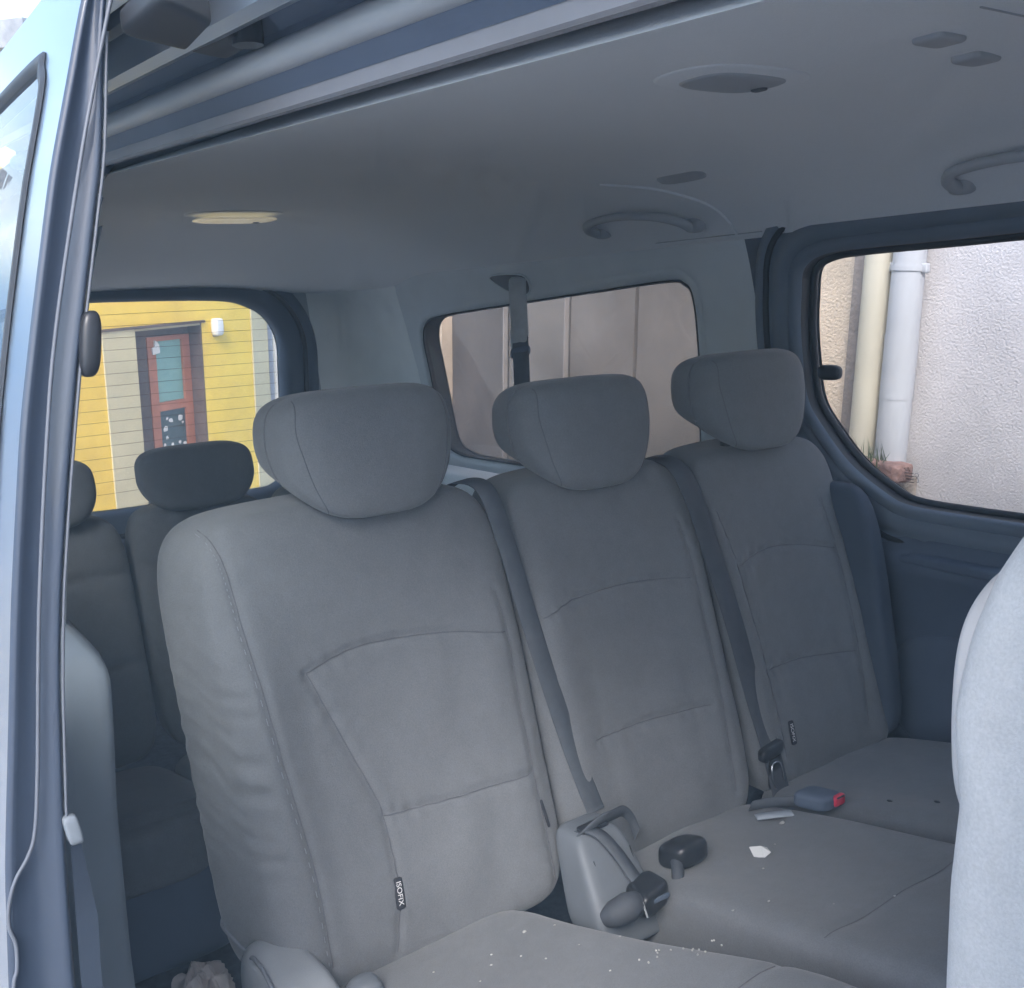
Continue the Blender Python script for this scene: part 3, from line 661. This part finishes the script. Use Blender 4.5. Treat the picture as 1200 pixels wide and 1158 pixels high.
def isofix(parent, bv, y, z, lean=.0, letters=True, hw=.0085):
    hit = bv.ray_cast(Vector((1, y, z)), Vector((-1, 0, 0)))[0]
    ang = math.atan(.28)
    up = Vector((-math.sin(ang), 0, math.cos(ang))); out = Vector((math.cos(ang), 0, math.sin(ang))); side = Vector((0, 1, 0))
    up2 = (up * math.cos(lean) - side * math.sin(lean)).normalized(); side2 = (side * math.cos(lean) + up * math.sin(lean)).normalized()
    base = hit + out * .003
    P, F = superbox(4, 10, lambda a, b, c: (a * hw, b * .026, c * .0012))
    t = mk('tag', [tuple(base + side2 * p[0] + up2 * p[1] + out * p[2]) for p in P], F, 'tag_black', parent)
    if not letters: return
    tv, tf = text_mesh('ISOFIX', .0135)
    # lettering reads downwards along the tag
    mk('lettering', [tuple(base - up2 * v[0] + side2 * v[1] * .95 + out * .0016) for v in tv], tf, 'tag_white', t, False)
def seat_seams(y0, y1, l=0.26, r=None):
    w = y1 - y0
    return None
# --- near seat
seat1 = thing('passenger_seat', (.45, .40, 0), 'near grey cloth seat of the middle row, closest to the open sliding door', 'seat', 'middle row seats')
s_outer = [(.140, 1.105), (.158, 1.05), (.166, .996), (.172, .902), (.188, .712), (.205, .546), (.205, .40)]
s_arc = [(.262, .838), (.32, .852), (.389, .858), (.524, .850), (.645, .828)]
s_left = [(.262, .838), (.298, .735), (.336, .628), (.347, .58), (.345, .473), (.325, .37)]
s_hor = [(.349, .582), (.42, .577), (.491, .574), (.636, .576)]
s_right = [(.645, .90), (.650, .826), (.645, .672), (.645, .534), (.648, .38)]
b1, bv1 = backrest(seat1, .074, .694, 1.092, 'cloth', [s_outer, s_arc, s_left, s_hor, s_right], True, flare=.055)
st_ = []
sp_ = catmull(s_outer, 14)
for k_ in range(0, len(sp_) - 1, 2):
    y_, z_ = sp_[k_]; y_ -= .007
    h0 = bv1.ray_cast(Vector((1, y_, z_)), Vector((-1, 0, 0)))[0]; h1 = bv1.ray_cast(Vector((1, sp_[k_ + 1][0] - .007, sp_[k_ + 1][1])), Vector((-1, 0, 0)))[0]
    if h0 and h1: st_.append(tube([tuple(h0 + Vector((.0004, 0, 0))), tuple(h0.lerp(h1, .75) + Vector((.0004, 0, 0)))], .0006, 5))
mk('stitching', *join(st_), 'stitch', b1)['kind'] = 'stuff'
headrest(seat1, .446, 'cloth', 1.174, hw=.182)
c1, cv1 = cushion(seat1, .10, .575, .10, .688, 'cloth')
isofix(seat1, bv1, .343, .463, -.06)
isofix(seat1, bv1, .650, .50, .12, False, .003)
# bottom hem piping of the near backrest, recliner cover, lever
hem = []
for x, y, z in catmull([(.02, -.5, .452), (.06, -.5, .455), (.11, -.5, .448), (.16, -.5, .430), (.20, -.5, .412), (.235, -.5, .405)], 6):
    h_ = bv1.ray_cast(Vector((x, -.5, z)), Vector((0, 1, 0)))[0]
    if h_: hem.append((h_.x, h_.y - .002, h_.z))
mk('piping', *tube(hem, .0032, 8), 'piping', b1)
cov = mk('recliner_cover', *superbox((30, 20, 30), 3.6, lambda a, b, c: (.315 + a * (.125 - .03 * c) - .03 * c, .135 + b * .052 + .012 * a, .345 + c * .105 - .015 * a)), 'cover_plastic', seat1)
mk('cover_rim', *tube(catmull([(.232, .094, .435), (.262, .090, .452), (.30, .092, .445), (.34, .095, .415), (.372, .098, .37), (.39, .10, .31)], 6), .0035, 8), 'piping', seat1)
mk('recliner_lever', *superbox((12, 10, 18), 3.5, lambda a, b, c: (.345 + a * .03 + .02 * c, .225 + b * .028, .345 + c * .07)), 'grey_plastic', seat1)
mk('side_shield', *superbox((40, 8, 16), 5, lambda a, b, c: (.62 + a * .30, .105 + b * .02, .33 + c * .07 + .05 * a)), 'grey_plastic', seat1)
mk('seat_base', *superbox((20, 20, 10), 6, lambda a, b, c: (.56 + a * .27, .38 + b * .20, .12 + c * .12)), 'black_plastic', seat1)
# --- middle seat
seat2 = thing('passenger_seat', (.45, .94, 0), 'centre grey cloth seat of the middle row, between two seat belts', 'seat', 'middle row seats')
b2, bv2 = backrest(seat2, .700, 1.192, 1.072, 'cloth', [[(.735, .832), (.80, .846), (.86, .848), (1.0, .846), (1.12, .835)], [(.80, .588), (.848, .586), (1.029, .58), (1.10, .58)], [(1.13, .95), (1.135, .8), (1.13, .6), (1.12, .40)]])
headrest(seat2, .935, 'cloth', 1.150)
c2, cv2 = cushion(seat2, .735, 1.165, .735, 1.165, 'cloth')
mk('seat_base', *superbox((20, 20, 10), 6, lambda a, b, c: (.56 + a * .27, .95 + b * .19, .12 + c * .12)), 'black_plastic', seat2)
# --- far seat
seat3 = thing('passenger_seat', (.45, 1.43, 0), 'far grey cloth seat of the middle row, below the side window', 'seat', 'middle row seats')
b3, bv3 = backrest(seat3, 1.198, 1.668, 1.066, 'cloth', [[(1.27, .832), (1.374, .846), (1.48, .838), (1.59, .815)], [(1.30, .60), (1.40, .595), (1.58, .58)], [(1.59, .93), (1.592, .82), (1.59, .6), (1.575, .42)], [(1.25, .95), (1.265, .8), (1.29, .6), (1.29, .42)]])
headrest(seat3, 1.424, 'cloth', 1.168)
c3, cv3 = cushion(seat3, 1.195, 1.66, 1.195, 1.66, 'cloth')
isofix(seat3, bv3, 1.318, .464, -.06)
mk('seat_base', *superbox((20, 20, 10), 6, lambda a, b, c: (.56 + a * .27, 1.42 + b * .20, .12 + c * .12)), 'black_plastic', seat3)
# outer bolster panel of the far seat against the door
mk('side_bolster', *superbox((20, 14, 40), 4, lambda a, b, c: (.14 + a * .10 - .28 * (c * .30 - .0) * .6 + .04, 1.648 + b * .035, .66 + c * .30)), 'bolster_dark', seat3)

# --- rear bench seats
def rear_seat(cy, lab, w=.40, hwd=.15):
    s = thing('rear_seat', (-.8, cy, 0), lab, 'seat', 'rear row seats')
    def fb(a, b, c):
        z = .62 + c * .315; x = -1.06 - .22 * (z - 1.0) - .07 + b * .07
        x = x + np.clip(b, 0, 1) ** 2 * (groove(cy + a * w / 2, z, [(cy - .3, .80), (cy + .3, .78)], .014, .008) + groove(cy + a * w / 2, z, [(cy - .3, .55), (cy + .3, .56)], .014, .008))
        return x, cy + a * w / 2, z
    bk = mk('backrest', *superbox((40, 16, 60), 6, fb), 'cloth', s)
    def fh(a, b, c):
        low = np.clip((.0 - c), 0, 1); z = 1.005 + c * .085
        return -1.075 + b * .055 - .15 * (z - 1.0), cy + a * hwd * (1 - .25 * low ** 1.5), z
    mk('headrest', *superbox(24, 4.2, fh), 'cloth', s)
    mk('cushion', *superbox((40, 30, 16), 5.5, lambda a, b, c: (-.70 + a * .30, cy + b * w / 2, .25 + c * .10 + .06 * a - .02 * np.clip(c, 0, 1) * (a > .8))), 'cloth', s)
    mk('front_skirt', *superbox((10, 24, 16), 6, lambda a, b, c: (-.435 + a * .03, cy + b * w / 2 * .97, .165 + c * .12)), 'trim_dark', s)
    return s
rear_seat(.105, 'rear row seat mostly hidden behind the sliding door edge', .385, .135)
rear_seat(.505, 'rear row seat with low square headrest in front of the rear window', .395, .155)
rear_seat(.915, 'rear row seat hidden behind the near middle row seat', .40, .15)
# --- front seat seen at the right edge
fs = thing('front_seat', (1.65, .45, 0), 'front seat backrest at the right edge of the doorway, coloured pale for sunlight', 'seat')
RP = np.array([(.40, 1.365), (.75, 1.345), (.92, 1.339), (.962, 1.339), (1.03, 1.340), (1.09, 1.345), (1.113, 1.342), (1.147, 1.338), (1.20, 1.345), (1.24, 1.356), (1.30, 1.382), (1.36, 1.42)])
def ffs(a, b, c):
    z = .88 + c * .46; xr = np.interp(z, RP[:, 0], RP[:, 1])
    return xr - .019 + (b + 1) / 2 * .16, .46 + a * .262 * (1 - .08 * np.clip(c - .5, 0, 1)), z
mk('backrest', *superbox((40, 20, 90), 7, ffs), 'pale_vinyl', fs)
mk('back_panel', *superbox((30, 8, 50), 4.5, lambda a, b, c: (1.333 + b * .016 - .010 * (1 - c * c), .45 + a * .215, 1.135 + c * .105)), 'pale_cloth', fs)
mk('side_panel', *superbox((20, 6, 60), 5, lambda a, b, c: (np.interp(.86 + c * .42, RP[:, 0], RP[:, 1]) + .115 + a * .065 + .035 * c, .203 + b * .012, .86 + c * .42)), 'side_vinyl', fs)
mk('seam', *tube([(np.interp(z, RP[:, 0], RP[:, 1]) + .012, .2125 - .004 * math.sin((z - .8) * 6), z) for z in np.linspace(.62, 1.12, 40)], .0012, 6), 'seam_thread', fs)
mk('headrest', *superbox(16, 3.5, lambda a, b, c: (1.47 + b * .055, .46 + a * .14, 1.46 + c * .085)), 'pale_vinyl', fs)
mk('cushion', *superbox((24, 24, 12), 5, lambda a, b, c: (1.70 + a * .28, .46 + b * .25, .38 + c * .08)), 'pale_vinyl', fs)
mk('seat_base', *superbox((16, 16, 8), 6, lambda a, b, c: (1.68 + a * .22, .46 + b * .2, .15 + c * .15)), 'black_plastic', fs)

ds = thing('front_seat', (1.65, 1.25, 0), 'unseen driver seat on the far side of the cab, added to block light', 'seat')  # out of view, added to keep windscreen light off the middle row
mk('backrest', *superbox((30, 16, 50), 6, lambda a, b, c: (1.46 + b * .08 - .10 * c, 1.25 + a * .26, .88 + c * .46)), 'cloth', ds)
mk('headrest', *superbox(16, 3.5, lambda a, b, c: (1.40 + b * .055, 1.25 + a * .14, 1.46 + c * .085)), 'cloth', ds)
mk('cushion', *superbox((24, 24, 12), 5, lambda a, b, c: (1.74 + a * .28, 1.25 + b * .25, .38 + c * .08)), 'cloth', ds)
mk('seat_base', *superbox((16, 16, 8), 6, lambda a, b, c: (1.70 + a * .22, 1.25 + b * .2, .15 + c * .15)), 'black_plastic', ds)

# ------------------------------------------------------------------ seat belts
def on_cush(x): return .370 + .22 * (x - .3)
# strap between near and centre seats, its bracket, loop and buckle
belt1 = thing('seat_belt', (.36, .70, .40), 'grey seat belt twisted over the bracket between near and centre seats', 'seat belt', 'middle row seat belts')
p = catmull([(-.06, .655, 1.05), (.02, .662, 1.088), (.092, .672, 1.082), (.128, .684, 1.0), (.166, .700, .86), (.206, .717, .72), (.246, .738, .58), (.28, .757, .475)], 8)
mk('webbing', *strap(p, (.0, 1, .12), .040), 'webbing', belt1)
p = catmull([(.345, .655, .475), (.36, .672, .497), (.363, .70, .510), (.355, .735, .505), (.345, .768, .497), (.34, .792, .470), (.345, .800, .44)], 8)
wd = np.stack([.25 * np.ones(len(p)), np.linspace(-.6, .3, len(p)), np.linspace(.75, .9, len(p))], 1)
mk('webbing', *strap(p, wd, .026), 'webbing', belt1)
p = catmull([(.335, .67, .488), (.375, .682, .497), (.410, .692, .475), (.44, .70, .445), (.47, .706, .418)], 8)
mk('webbing', *strap(p, (-.25, 1, -.2), .030, .003), 'webbing', belt1)
P_, F_ = superbox((14, 12, 10), 5, lambda a, b, c: (.475 + a * .030 - .01 * b, .705 + b * .037, .418 + c * .022))
bk1 = mk('buckle', P_, F_, 'black_plastic', belt1)
p = catmull([(.47, .612, .405), (.485, .63, .418), (.49, .655, .424), (.485, .675, .42)], 8)
mk('sleeve', *tube(p, np.interp(np.linspace(0, 1, len(p)), [0, .25, .6, 1], [.012, .022, .024, .016]), 12), 'webbing_dark', belt1)
mk('release_edge', *tube([(.505, .668, .432), (.512, .672, .405)], .0018, 6), 'rubber_grey', belt1)
br = mk('belt_bracket', *superbox((20, 20, 30), 6, lambda a, b, c: (.375 + a * (.052 - .012 * c) - .045 * c, .692 + b * (.064 - .012 * c), .410 + c * .085)), 'grey_plastic')
tag(br, 'grey plastic bracket cover between near and centre seat cushions', 'bracket')
for yy in (.655, .738):
    g_ = mk('panel_gap', *tube([(.423 - .03 * t, yy + .002 * t, .40 + .06 * t) for t in np.linspace(-.5, 1, 8)], .0012, 6), 'rubber'); g_.parent = br
g_ = mk('slot', *superbox(6, 8, lambda a, b, c: (.352 + a * .012, .690 + b * .030, .498 + c * .004)), 'black_plastic'); g_.parent = br
g_ = mk('slot', *superbox((6, 10, 4), 8, lambda a, b, c: (.507 + a * .002, .707 + b * .020, .424 + c * .004)), 'trim_dark'); g_.parent = bk1
# loose black buckle on the centre cushion
bk = thing('seat_buckle', (.42, .845, .40), 'loose black seat belt buckle lying on the centre seat cushion', 'buckle', 'black buckles')
mk('housing', *superbox((14, 14, 12), 3.4, lambda a, b, c: (.425 + a * .036, .838 + b * .040, .425 + c * .026 + .010 * a)), 'black_plastic', bk)
mk('stalk', *tube(catmull([(.44, .808, .425), (.462, .790, .415), (.475, .772, .395)], 6), .011, 10), 'webbing_dark', bk)
# strap between centre and far seats with tongue
belt2 = thing('seat_belt', (.28, 1.2, .40), 'dark seat belt with its tongue between centre and far seats', 'seat belt', 'middle row seat belts')
p = catmull([(-.06, 1.14, 1.03), (.02, 1.145, 1.07), (.094, 1.155, 1.064), (.132, 1.170, 1.0), (.172, 1.192, .86), (.211, 1.210, .72), (.245, 1.225, .58), (.275, 1.237, .475), (.30, 1.238, .40), (.32, 1.23, .36)], 8)
mk('webbing', *strap(p, (.05, 1, .12), .050), 'webbing_dark', belt2)
mk('tongue_grip', *superbox((10, 14, 8), 4, lambda a, b, c: (.285 + a * .012, 1.236 + b * .034, .452 + c * .015 + .006 * b)), 'black_plastic', belt2)
tl = [(1.222, .378), (1.222, .425), (1.248, .425), (1.248, .378)]
mk('tongue', *tube([(.305 - .2 * (z - .40), y, z) for y, z in catmull(tl, 4, True)], .0022, 6, True), 'chrome', belt2)
mk('tongue_plate', *superbox(6, 6, lambda a, b, c: (.296 + a * .002, 1.235 + b * .02, .405 + c * .034)), 'black_plastic', belt2)
rb = thing('seat_buckle', (.46, 1.165, .41), 'grey seat belt buckle with red button between centre and far cushions', 'buckle')
mk('housing', *superbox((20, 12, 10), 4, lambda a, b, c: (.462 + a * .034, 1.168 + b * .030 + .012 * a, .432 + c * .017)), 'trim_dark', rb)
mk('press_slot', *superbox(6, 8, lambda a, b, c: (.4975 + a * .004, 1.190 + b * .011, .443 + c * .0016)), 'black_plastic', rb)
mk('red_button', *superbox(6, 5, lambda a, b, c: (.494 + a * .006, 1.190 + b * .016, .435 + c * .011)), 'red', rb)
mk('stalk', *strap(catmull([(.35, 1.10, .395), (.38, 1.115, .41), (.41, 1.13, .418), (.435, 1.15, .425)], 6), (.3, .2, 1), .026), 'webbing', rb)
mk('loose_flap', *strap(catmull([(.40, 1.06, .405), (.425, 1.085, .412), (.44, 1.12, .409)], 6), (1, -.6, 0), .022), 'trim_light', rb)
# roof-hung belt
belt3 = thing('ceiling_seat_belt', (-1.05, 1.58, 1.2), 'grey seat belt hanging from the ceiling in front of the rear side window', 'seat belt')
p = catmull([(-1.10, 1.632, 1.500), (-1.085, 1.612, 1.490), (-1.06, 1.592, 1.455), (-1.05, 1.585, 1.40), (-1.045, 1.582, 1.31)], 8)
mk('webbing', *strap(p, (.72, .60, 0), .058), 'webbing_pale', belt3)
p = catmull([(-1.045, 1.582, 1.315), (-1.04, 1.578, 1.26), (-1.03, 1.57, 1.18), (-1.01, 1.55, 1.05)], 8)
mk('lower_webbing', *strap(p, (.72, .60, 0), .054), 'webbing', belt3)
mk('tongue_grip', *superbox((10, 10, 10), 3.5, lambda a, b, c: (-1.045 + .72 * a * .035 - .3 * b * .008, 1.580 + .60 * a * .035 + .8 * b * .008, 1.262 + c * .018 + .006 * a)), 'trim_dark', belt3)
mk('tongue', *superbox((8, 6, 10), 5, lambda a, b, c: (-1.047 + .72 * a * .030 - .3 * b * .003, 1.578 + .60 * a * .030 + .8 * b * .003, 1.305 + c * .035)), 'webbing_pale', belt3)
# ceiling pocket the belt comes out of
pk = [(-1.27, 1.508), (-1.08, 1.506), (-1.06, 1.452), (-1.14, 1.442)]
mk('belt_pocket', *disc([far(.0835)(x, z) for x, z in catmull(pk, 5, True)]), 'rubber', VAN, False)
mk('belt_pocket_frame', *tube([far(.083)(x, z) for x, z in catmull(pk, 5, True)], .0035, 6, True), 'trim_side', VAN)

# ------------------------------------------------------------------ litter
def drop(bv, x, y, h=.0):
    hit = bv.ray_cast(Vector((x, y, 2)), Vector((0, 0, -1)))[0]
    return (hit.z if hit else on_cush(x)) + h
sc = [(0, -.012), (.012, -.020), (.02, -.002), (.034, .012), (.012, .012), (-.006, .022), (-.012, .004)]
sz = drop(cv2, .514, .942)
tag(mk('paper_scrap', [(.514 - .9 * v, .942 + .9 * u, sz + .001 + .012 * abs(math.sin(i * 2.1))) for i, (u, v) in enumerate(sc)] + [(.508, .952, sz + .014)], [(i, (i + 1) % 7, 7) for i in range(7)], 'paper', None, False), 'torn white paper scrap on the centre seat cushion', 'paper scrap')
crumbs = []
spots = [(cv2, .45, 1.078, .006), (cv2, .56, .90, .0022), (cv2, .63, .75, .0025), (cv2, .66, .80, .0025), (cv2, .80, .93, .0022), (cv2, .50, 1.0, .0018), (cv1, .40, .50, .004), (cv1, .42, .42, .002), (cv1, .45, .40, .0022), (cv1, .46, .45, .0018), (cv1, .50, .47, .002), (cv1, .55, .58, .002), (cv1, .52, .52, .0016), (cv1, .43, .54, .0018), (cv1, .62, .5, .0018), (cv2, .74, .86, .0015), (cv1, .39, .33, .002), (cv1, .48, .36, .0016)]
for bv, x, y, r in spots:
    P_, F_ = superbox(2, 2.5); crumbs.append((P_ * (rng.uniform(.6, 1.3, P_.shape)) * np.array([r, r * 1.6, r * .6]) * .7 + np.array([x, y, drop(bv, x, y, r * .4)]), F_))
for t in np.linspace(0, 1, 16):
    P_, F_ = superbox(2, 2.5); x, y = .64 + .05 * t + random.uniform(-.02, .02), .56 + .10 * t + random.uniform(-.02, .02); crumbs.append((P_ * .0016 + np.array([x, y, drop(cv1, x, y, .001)]), F_))
cr_ = tag(mk('crumbs', *join(crumbs), 'crumb'), 'white crumbs scattered over the near and centre seat cushions', 'crumbs'); cr_['kind'] = 'stuff'
dk_ = []
for x, y, r in ((.56, 1.26, .004), (.635, 1.30, .004), (.66, 1.42, .003)):
    P_, F_ = superbox(2, 2.5); dk_.append((P_ * np.array([r * 1.6, r, r * .5]) + np.array([x, y, drop(cv3, x, y, r * .3)]), F_))
dd = tag(mk('dark_crumbs', *join(dk_), 'black_plastic'), 'dark dirt specks on the far seat cushion', 'crumbs'); dd['kind'] = 'stuff'
P_, F_ = superbox(14, 2.6, lambda a, b, c: (-.30 + a * .055 * (1 + .25 * np.sin(9 * b + 3 * c)), .155 + b * .05 * (1 + .3 * np.sin(7 * c + 5 * a)), .045 + c * .045 * (1 + .3 * np.sin(8 * a + 6 * b))))
tag(mk('crumpled_tissue', P_, F_, 'tissue', None, False), 'crumpled pale tissue on the dark floor behind the near seat', 'tissue')

# ------------------------------------------------------------------ turn the van into the world
for o in list(COL.objects):
    if o.parent is None and o.type in ('MESH', 'EMPTY'):
        o.matrix_basis = R4 @ o.matrix_basis
bpy.context.view_layer.update()

# ------------------------------------------------------------------ outside (world axes)
def gz(x, y): return -.518 - (-.0847 * (x - .044) * -1 * 0 + 0) if False else None
GN = R3 @ Vector((0, 0, 1)); G0 = R3 @ Vector((0, 0, -.52))
def ground_z(x, y):
    xx = max(-22, min(22, x)); yy = max(-6, min(6, y))
    return G0.z - (GN.x * (xx - G0.x) + GN.y * (yy - G0.y)) / GN.z
gu = sorted(set([-600, -300, -120, -60, -30, 30, 60, 120, 300, 600] + list(range(-22, 23, 2))))
gw = sorted(set([-600, -300, -120, -60, -30, -16, -10, 10, 16, 30, 60, 120, 300, 600] + list(range(-6, 7, 2))))
g = mk('ground', *sheet(lambda x, y: (x, y, ground_z(x, y)), gu, gw, True), 'asphalt', None, False); g['kind'] = 'structure'
YW = 2.6
def wall_box(name, x0, x1, y0, y1, z1, m, label, cat='wall'):
    zlo = min(ground_z(x0, y0), ground_z(x1, y0)) - .1
    return tag(mk(name, *box(x0, x1, y0, y1, zlo, z1), m, None, False), label, cat)
wall_box('stucco_wall', -.435, 7.0, YW, YW + .4, 2.6, 'stucco_white', 'rough white stucco wall seen through the far side window')
wall_box('cream_wall', -1.35, -.436, YW + .02, YW + .4, 2.6, 'stucco_cream', 'cream stucco strip of wall left of the downpipes')
wall_box('pilaster', -.655, -.575, YW - .03, YW + .019, 2.6, 'pilaster', 'brown grey pilaster, darkened for the shadow gap beside the cream downpipe', 'pilaster')
wall_box('cream_wall', -5.6, -3.335, YW, YW + .4, 2.6, 'stucco_cream', 'cream stucco wall at the left end of the brown gate')
# brown gate
gt = thing('metal_gate', (-2.3, YW + .1, ground_z(-2.3, YW)), 'brown sheet metal gate seen through the rear side window', 'gate')
zg = ground_z(-3.3, YW) - .05
gx = [-3.334, -2.785, -2.285, -1.82, -1.352]
for a, b in zip(gx[:-1], gx[1:]):
    mk('panel', *box(a + .012, b - .012, YW + .06, YW + .10, zg, 2.3), 'gate_dark' if a < -2.9 else 'gate_brown', gt, False)
for x in gx[1:3]: mk('post', *box(x - .004, x + .004, YW + .03, YW + .055, zg, 2.3), 'gate_post', gt, False)
mk('top_rail', *box(-3.334, -1.352, YW + .101, YW + .15, zg, 2.35), 'gate_brown', gt, False)
def pipe(x, r, m, label, zbot, clamps):
    t = thing('downpipe', (x, YW - .09, zbot), label, 'downpipe', 'downpipes on the wall')
    mk('pipe', *tube([(x, YW - .09, z) for z in np.linspace(zbot, 2.55, 12)], r, 28), m, t)
    for zc in clamps:
        mk('clamp', *join([tube([(x, YW - .09, zc - .008), (x, YW - .09, zc + .008)], r + .004, 28), rbox((x - r - .012, YW - .09, zc), (.02, .02, .03)), rbox((x + r + .008, YW - .09, zc), (.02, .02, .03))]), m, t)
    return t
pipe(-.515, .0465, 'pipe_cream', 'cream downpipe beside the brown pilaster', .855, [2.2])
wp = pipe(-.408, .050, 'pipe_white', 'white downpipe in front of the rough white wall', .855, [1.468, 2.3])
mk('socket_joint', *tube([(-.408, YW - .09, 1.06), (-.408, YW - .09, 1.262)], .0515, 28), 'pipe_white', wp)
# rubble and bricks at the pipe foot
fz = .60
for k, (x, y, z, a) in enumerate([(-.50, YW - .15, .832, .2), (-.385, YW - .13, .834, -.12), (-.62, YW - .13, .832, .5), (-.47, YW - .235, .831, .1), (-.70, YW - .20, .831, .3)]):
    tag(mk('brick', *rbox((x, y, z), (.14, .085, .06), 9, 6, Matrix.Rotation(a, 3, 'Z')), 'brick_red' if k % 2 else 'rubble', None), ['red brick under the white downpipe', 'brown broken brick right of the pipe foot', 'broken brick below the cream downpipe', 'red brick at the front edge of the ledge below the pipes', 'brown brick at the left end of the ledge'][k], 'brick', 'bricks at the pipe foot')
wall_box('ledge', -.85, -.36, YW - .26, YW - .001, .800, 'rubble', 'rough masonry ledge under the downpipes', 'ledge')
wv = []
for k in range(60):
    x, y = -.50 + random.uniform(-.10, .12), YW - .16 + random.uniform(-.05, .04); h = random.uniform(.03, .09)
    wv.append(([(x, y, .845), (x + .006, y, .845), (x + random.uniform(-.03, .03), y + random.uniform(-.03, .03), .845 + h)], [(0, 1, 2)]))
w_ = tag(mk('weeds', *join(wv), 'weeds', None, False), 'small dark weeds growing at the downpipe foot', 'weeds'); w_['kind'] = 'stuff'

# yellow house behind the van
HD = Vector((-.46922, .88308, 0)); HN = Vector((.88308, .46922, 0)); HP = Vector((-6.1305, 1.8120, 0))
def H(s, d, z): q = HP + HD * s + HN * d; return (q.x, q.y, z)
def hbox(s0, s1, d0, d1, z0, z1):
    V, F = box(s0, s1, d0, d1, z0, z1); return [H(*v) for v in V], [f[::-1] for f in F]
hg = -1.25
house = thing('yellow_house', H(0, -.5, hg), 'yellow plastered house with a recessed door seen through the rear window', 'house')
mk('wall', *hbox(-1.0, -.13, -.4, 0, hg, 2.6), 'yellow_plaster', house, False)
mk('wall', *hbox(.55, 1.11, -.4, 0, hg, 2.6), 'yellow_plaster', house, False)
mk('wall', *hbox(-.13, .55, -.4, 0, .885, 2.6), 'yellow_plaster', house, False)
mk('surround', *hbox(-.425, -.131, -.01, .012, hg, .885), 'house_grey', house, False)
mk('lintel_edge', *hbox(-.44, .57, -.01, .02, .886, .905), 'brown_wood', house, False)
mk('corner_band', *hbox(1.111, 1.30, -.4, .014, hg, 2.6), 'house_grey', house, False)
mk('recess_lining', *hbox(.535, .549, -.39, -.002, hg, .884), 'brown_wood', house, False)
mk('recess_lining', *hbox(-.129, -.115, -.39, -.002, hg, .884), 'brown_wood', house, False)
mk('recess_top', *hbox(-.114, .534, -.39, -.002, .868, .884), 'house_grey', house, False)
mk('door_frame', *join([hbox(-.114, .10, -.17, -.13, hg, .867), hbox(.10, .534, -.17, -.13, .80, .867)]), 'brown_wood', house, False)
dr = mk('door', *join([hbox(.101, .18, -.155, -.12, hg, .80), hbox(.455, .532, -.155, -.12, hg, .80), hbox(.18, .455, -.155, -.12, .765, .80), hbox(.18, .455, -.155, -.12, .235, .30), hbox(.18, .455, -.155, -.12, -.85, -.10)]), 'orange_wood', house, False)
mk('upper_pane', *hbox(.181, .454, -.148, -.14, .301, .764), 'teal_glass', dr, False)
mk('lower_pane', *hbox(.181, .454, -.148, -.14, -.099, .234), 'dark_glass', dr, False)
st = []
for s, z, r in ((.25, .02, .02), (.24, .09, .03), (.30, .15, .028), (.40, .16, .03), (.22, -.03, .018), (.30, -.04, .02), (.38, -.03, .02), (.43, -.05, .018), (.26, .17, .015), (.42, .12, .014)):
    st.append(([H(s + r * math.cos(t) * random.uniform(.6, 1.2), -.136, z + r * .8 * math.sin(t) * random.uniform(.6, 1.2)) for t in np.linspace(0, 2 * math.pi, 9)[:-1]], [tuple(range(8))]))
mk('pale_stickers', *join(st), 'lamp_white', dr, False)
stv = [(.135, .72), (.16, .73), (.165, .775), (.185, .765), (.205, .74), (.21, .68), (.14, .67)]
mk('white_sign', *extrude_poly(stv, -.117, -.105, lambda u, w, h: H(u, h, w)), 'lamp_white', dr, False)
lb = mk('wall_lamp', *join([(lambda q: ([H(*v) for v in q[0]], q[1]))(rbox((.69, .03, .845), (.085, .07, .135), 5))]), 'lamp_white', house)
mk('lamp_base', *hbox(.665, .715, 0, .02, .77, .80), 'gate_post', house, False)
mk('roof', *hbox(-1.1, 1.5, -4, .35, 2.6, 2.75), 'roof_tile', house, False)
mk('back_block', *hbox(-1.0, 1.3, -4, -.41, hg, 2.6), 'yellow_plaster', house, False)
dpw = thing('downpipe', H(1.35, .06, hg), 'white downpipe on the corner of the yellow house', 'downpipe')
mk('pipe', *tube([H(1.37, .06, hg), H(1.37, .06, 2.5)], .045, 20), 'pipe_white', dpw)
nb = thing('white_house', H(3, -1, hg), 'pale house beyond the corner of the yellow house', 'house')
mk('wall', *hbox(1.301, 4.5, -4, -.05, hg, 2.9), 'stucco_white', nb, False)
mk('roof', *hbox(1.301, 4.8, -4, .2, 2.9, 3.05), 'roof_tile', nb, False)

# ------------------------------------------------------------------ milky lens veil, imitated by an added thin volume
hb = mk('lens_veil', *box(-605, 605, -605, 605, -3.6, 3.4), 'paper', None, False); hb['kind'] = 'stuff'; hb['label'] = 'thin bluish volume added to imitate the milky lens veil'; hb['category'] = 'lens_veil'
hm = bpy.data.materials.new('lens_veil'); hm.use_nodes = True; hn = hm.node_tree.nodes; hn.remove(hn['Principled BSDF'])
pv = hn.new('ShaderNodeVolumePrincipled'); pv.inputs['Color'].default_value = (.52, .76, 1.0, 1); pv.inputs['Density'].default_value = .030; pv.inputs['Anisotropy'].default_value = 0.0
hm.node_tree.links.new(pv.outputs[0], hn['Material Output'].inputs['Volume'])
hb.data.materials.clear(); hb.data.materials.append(hm)
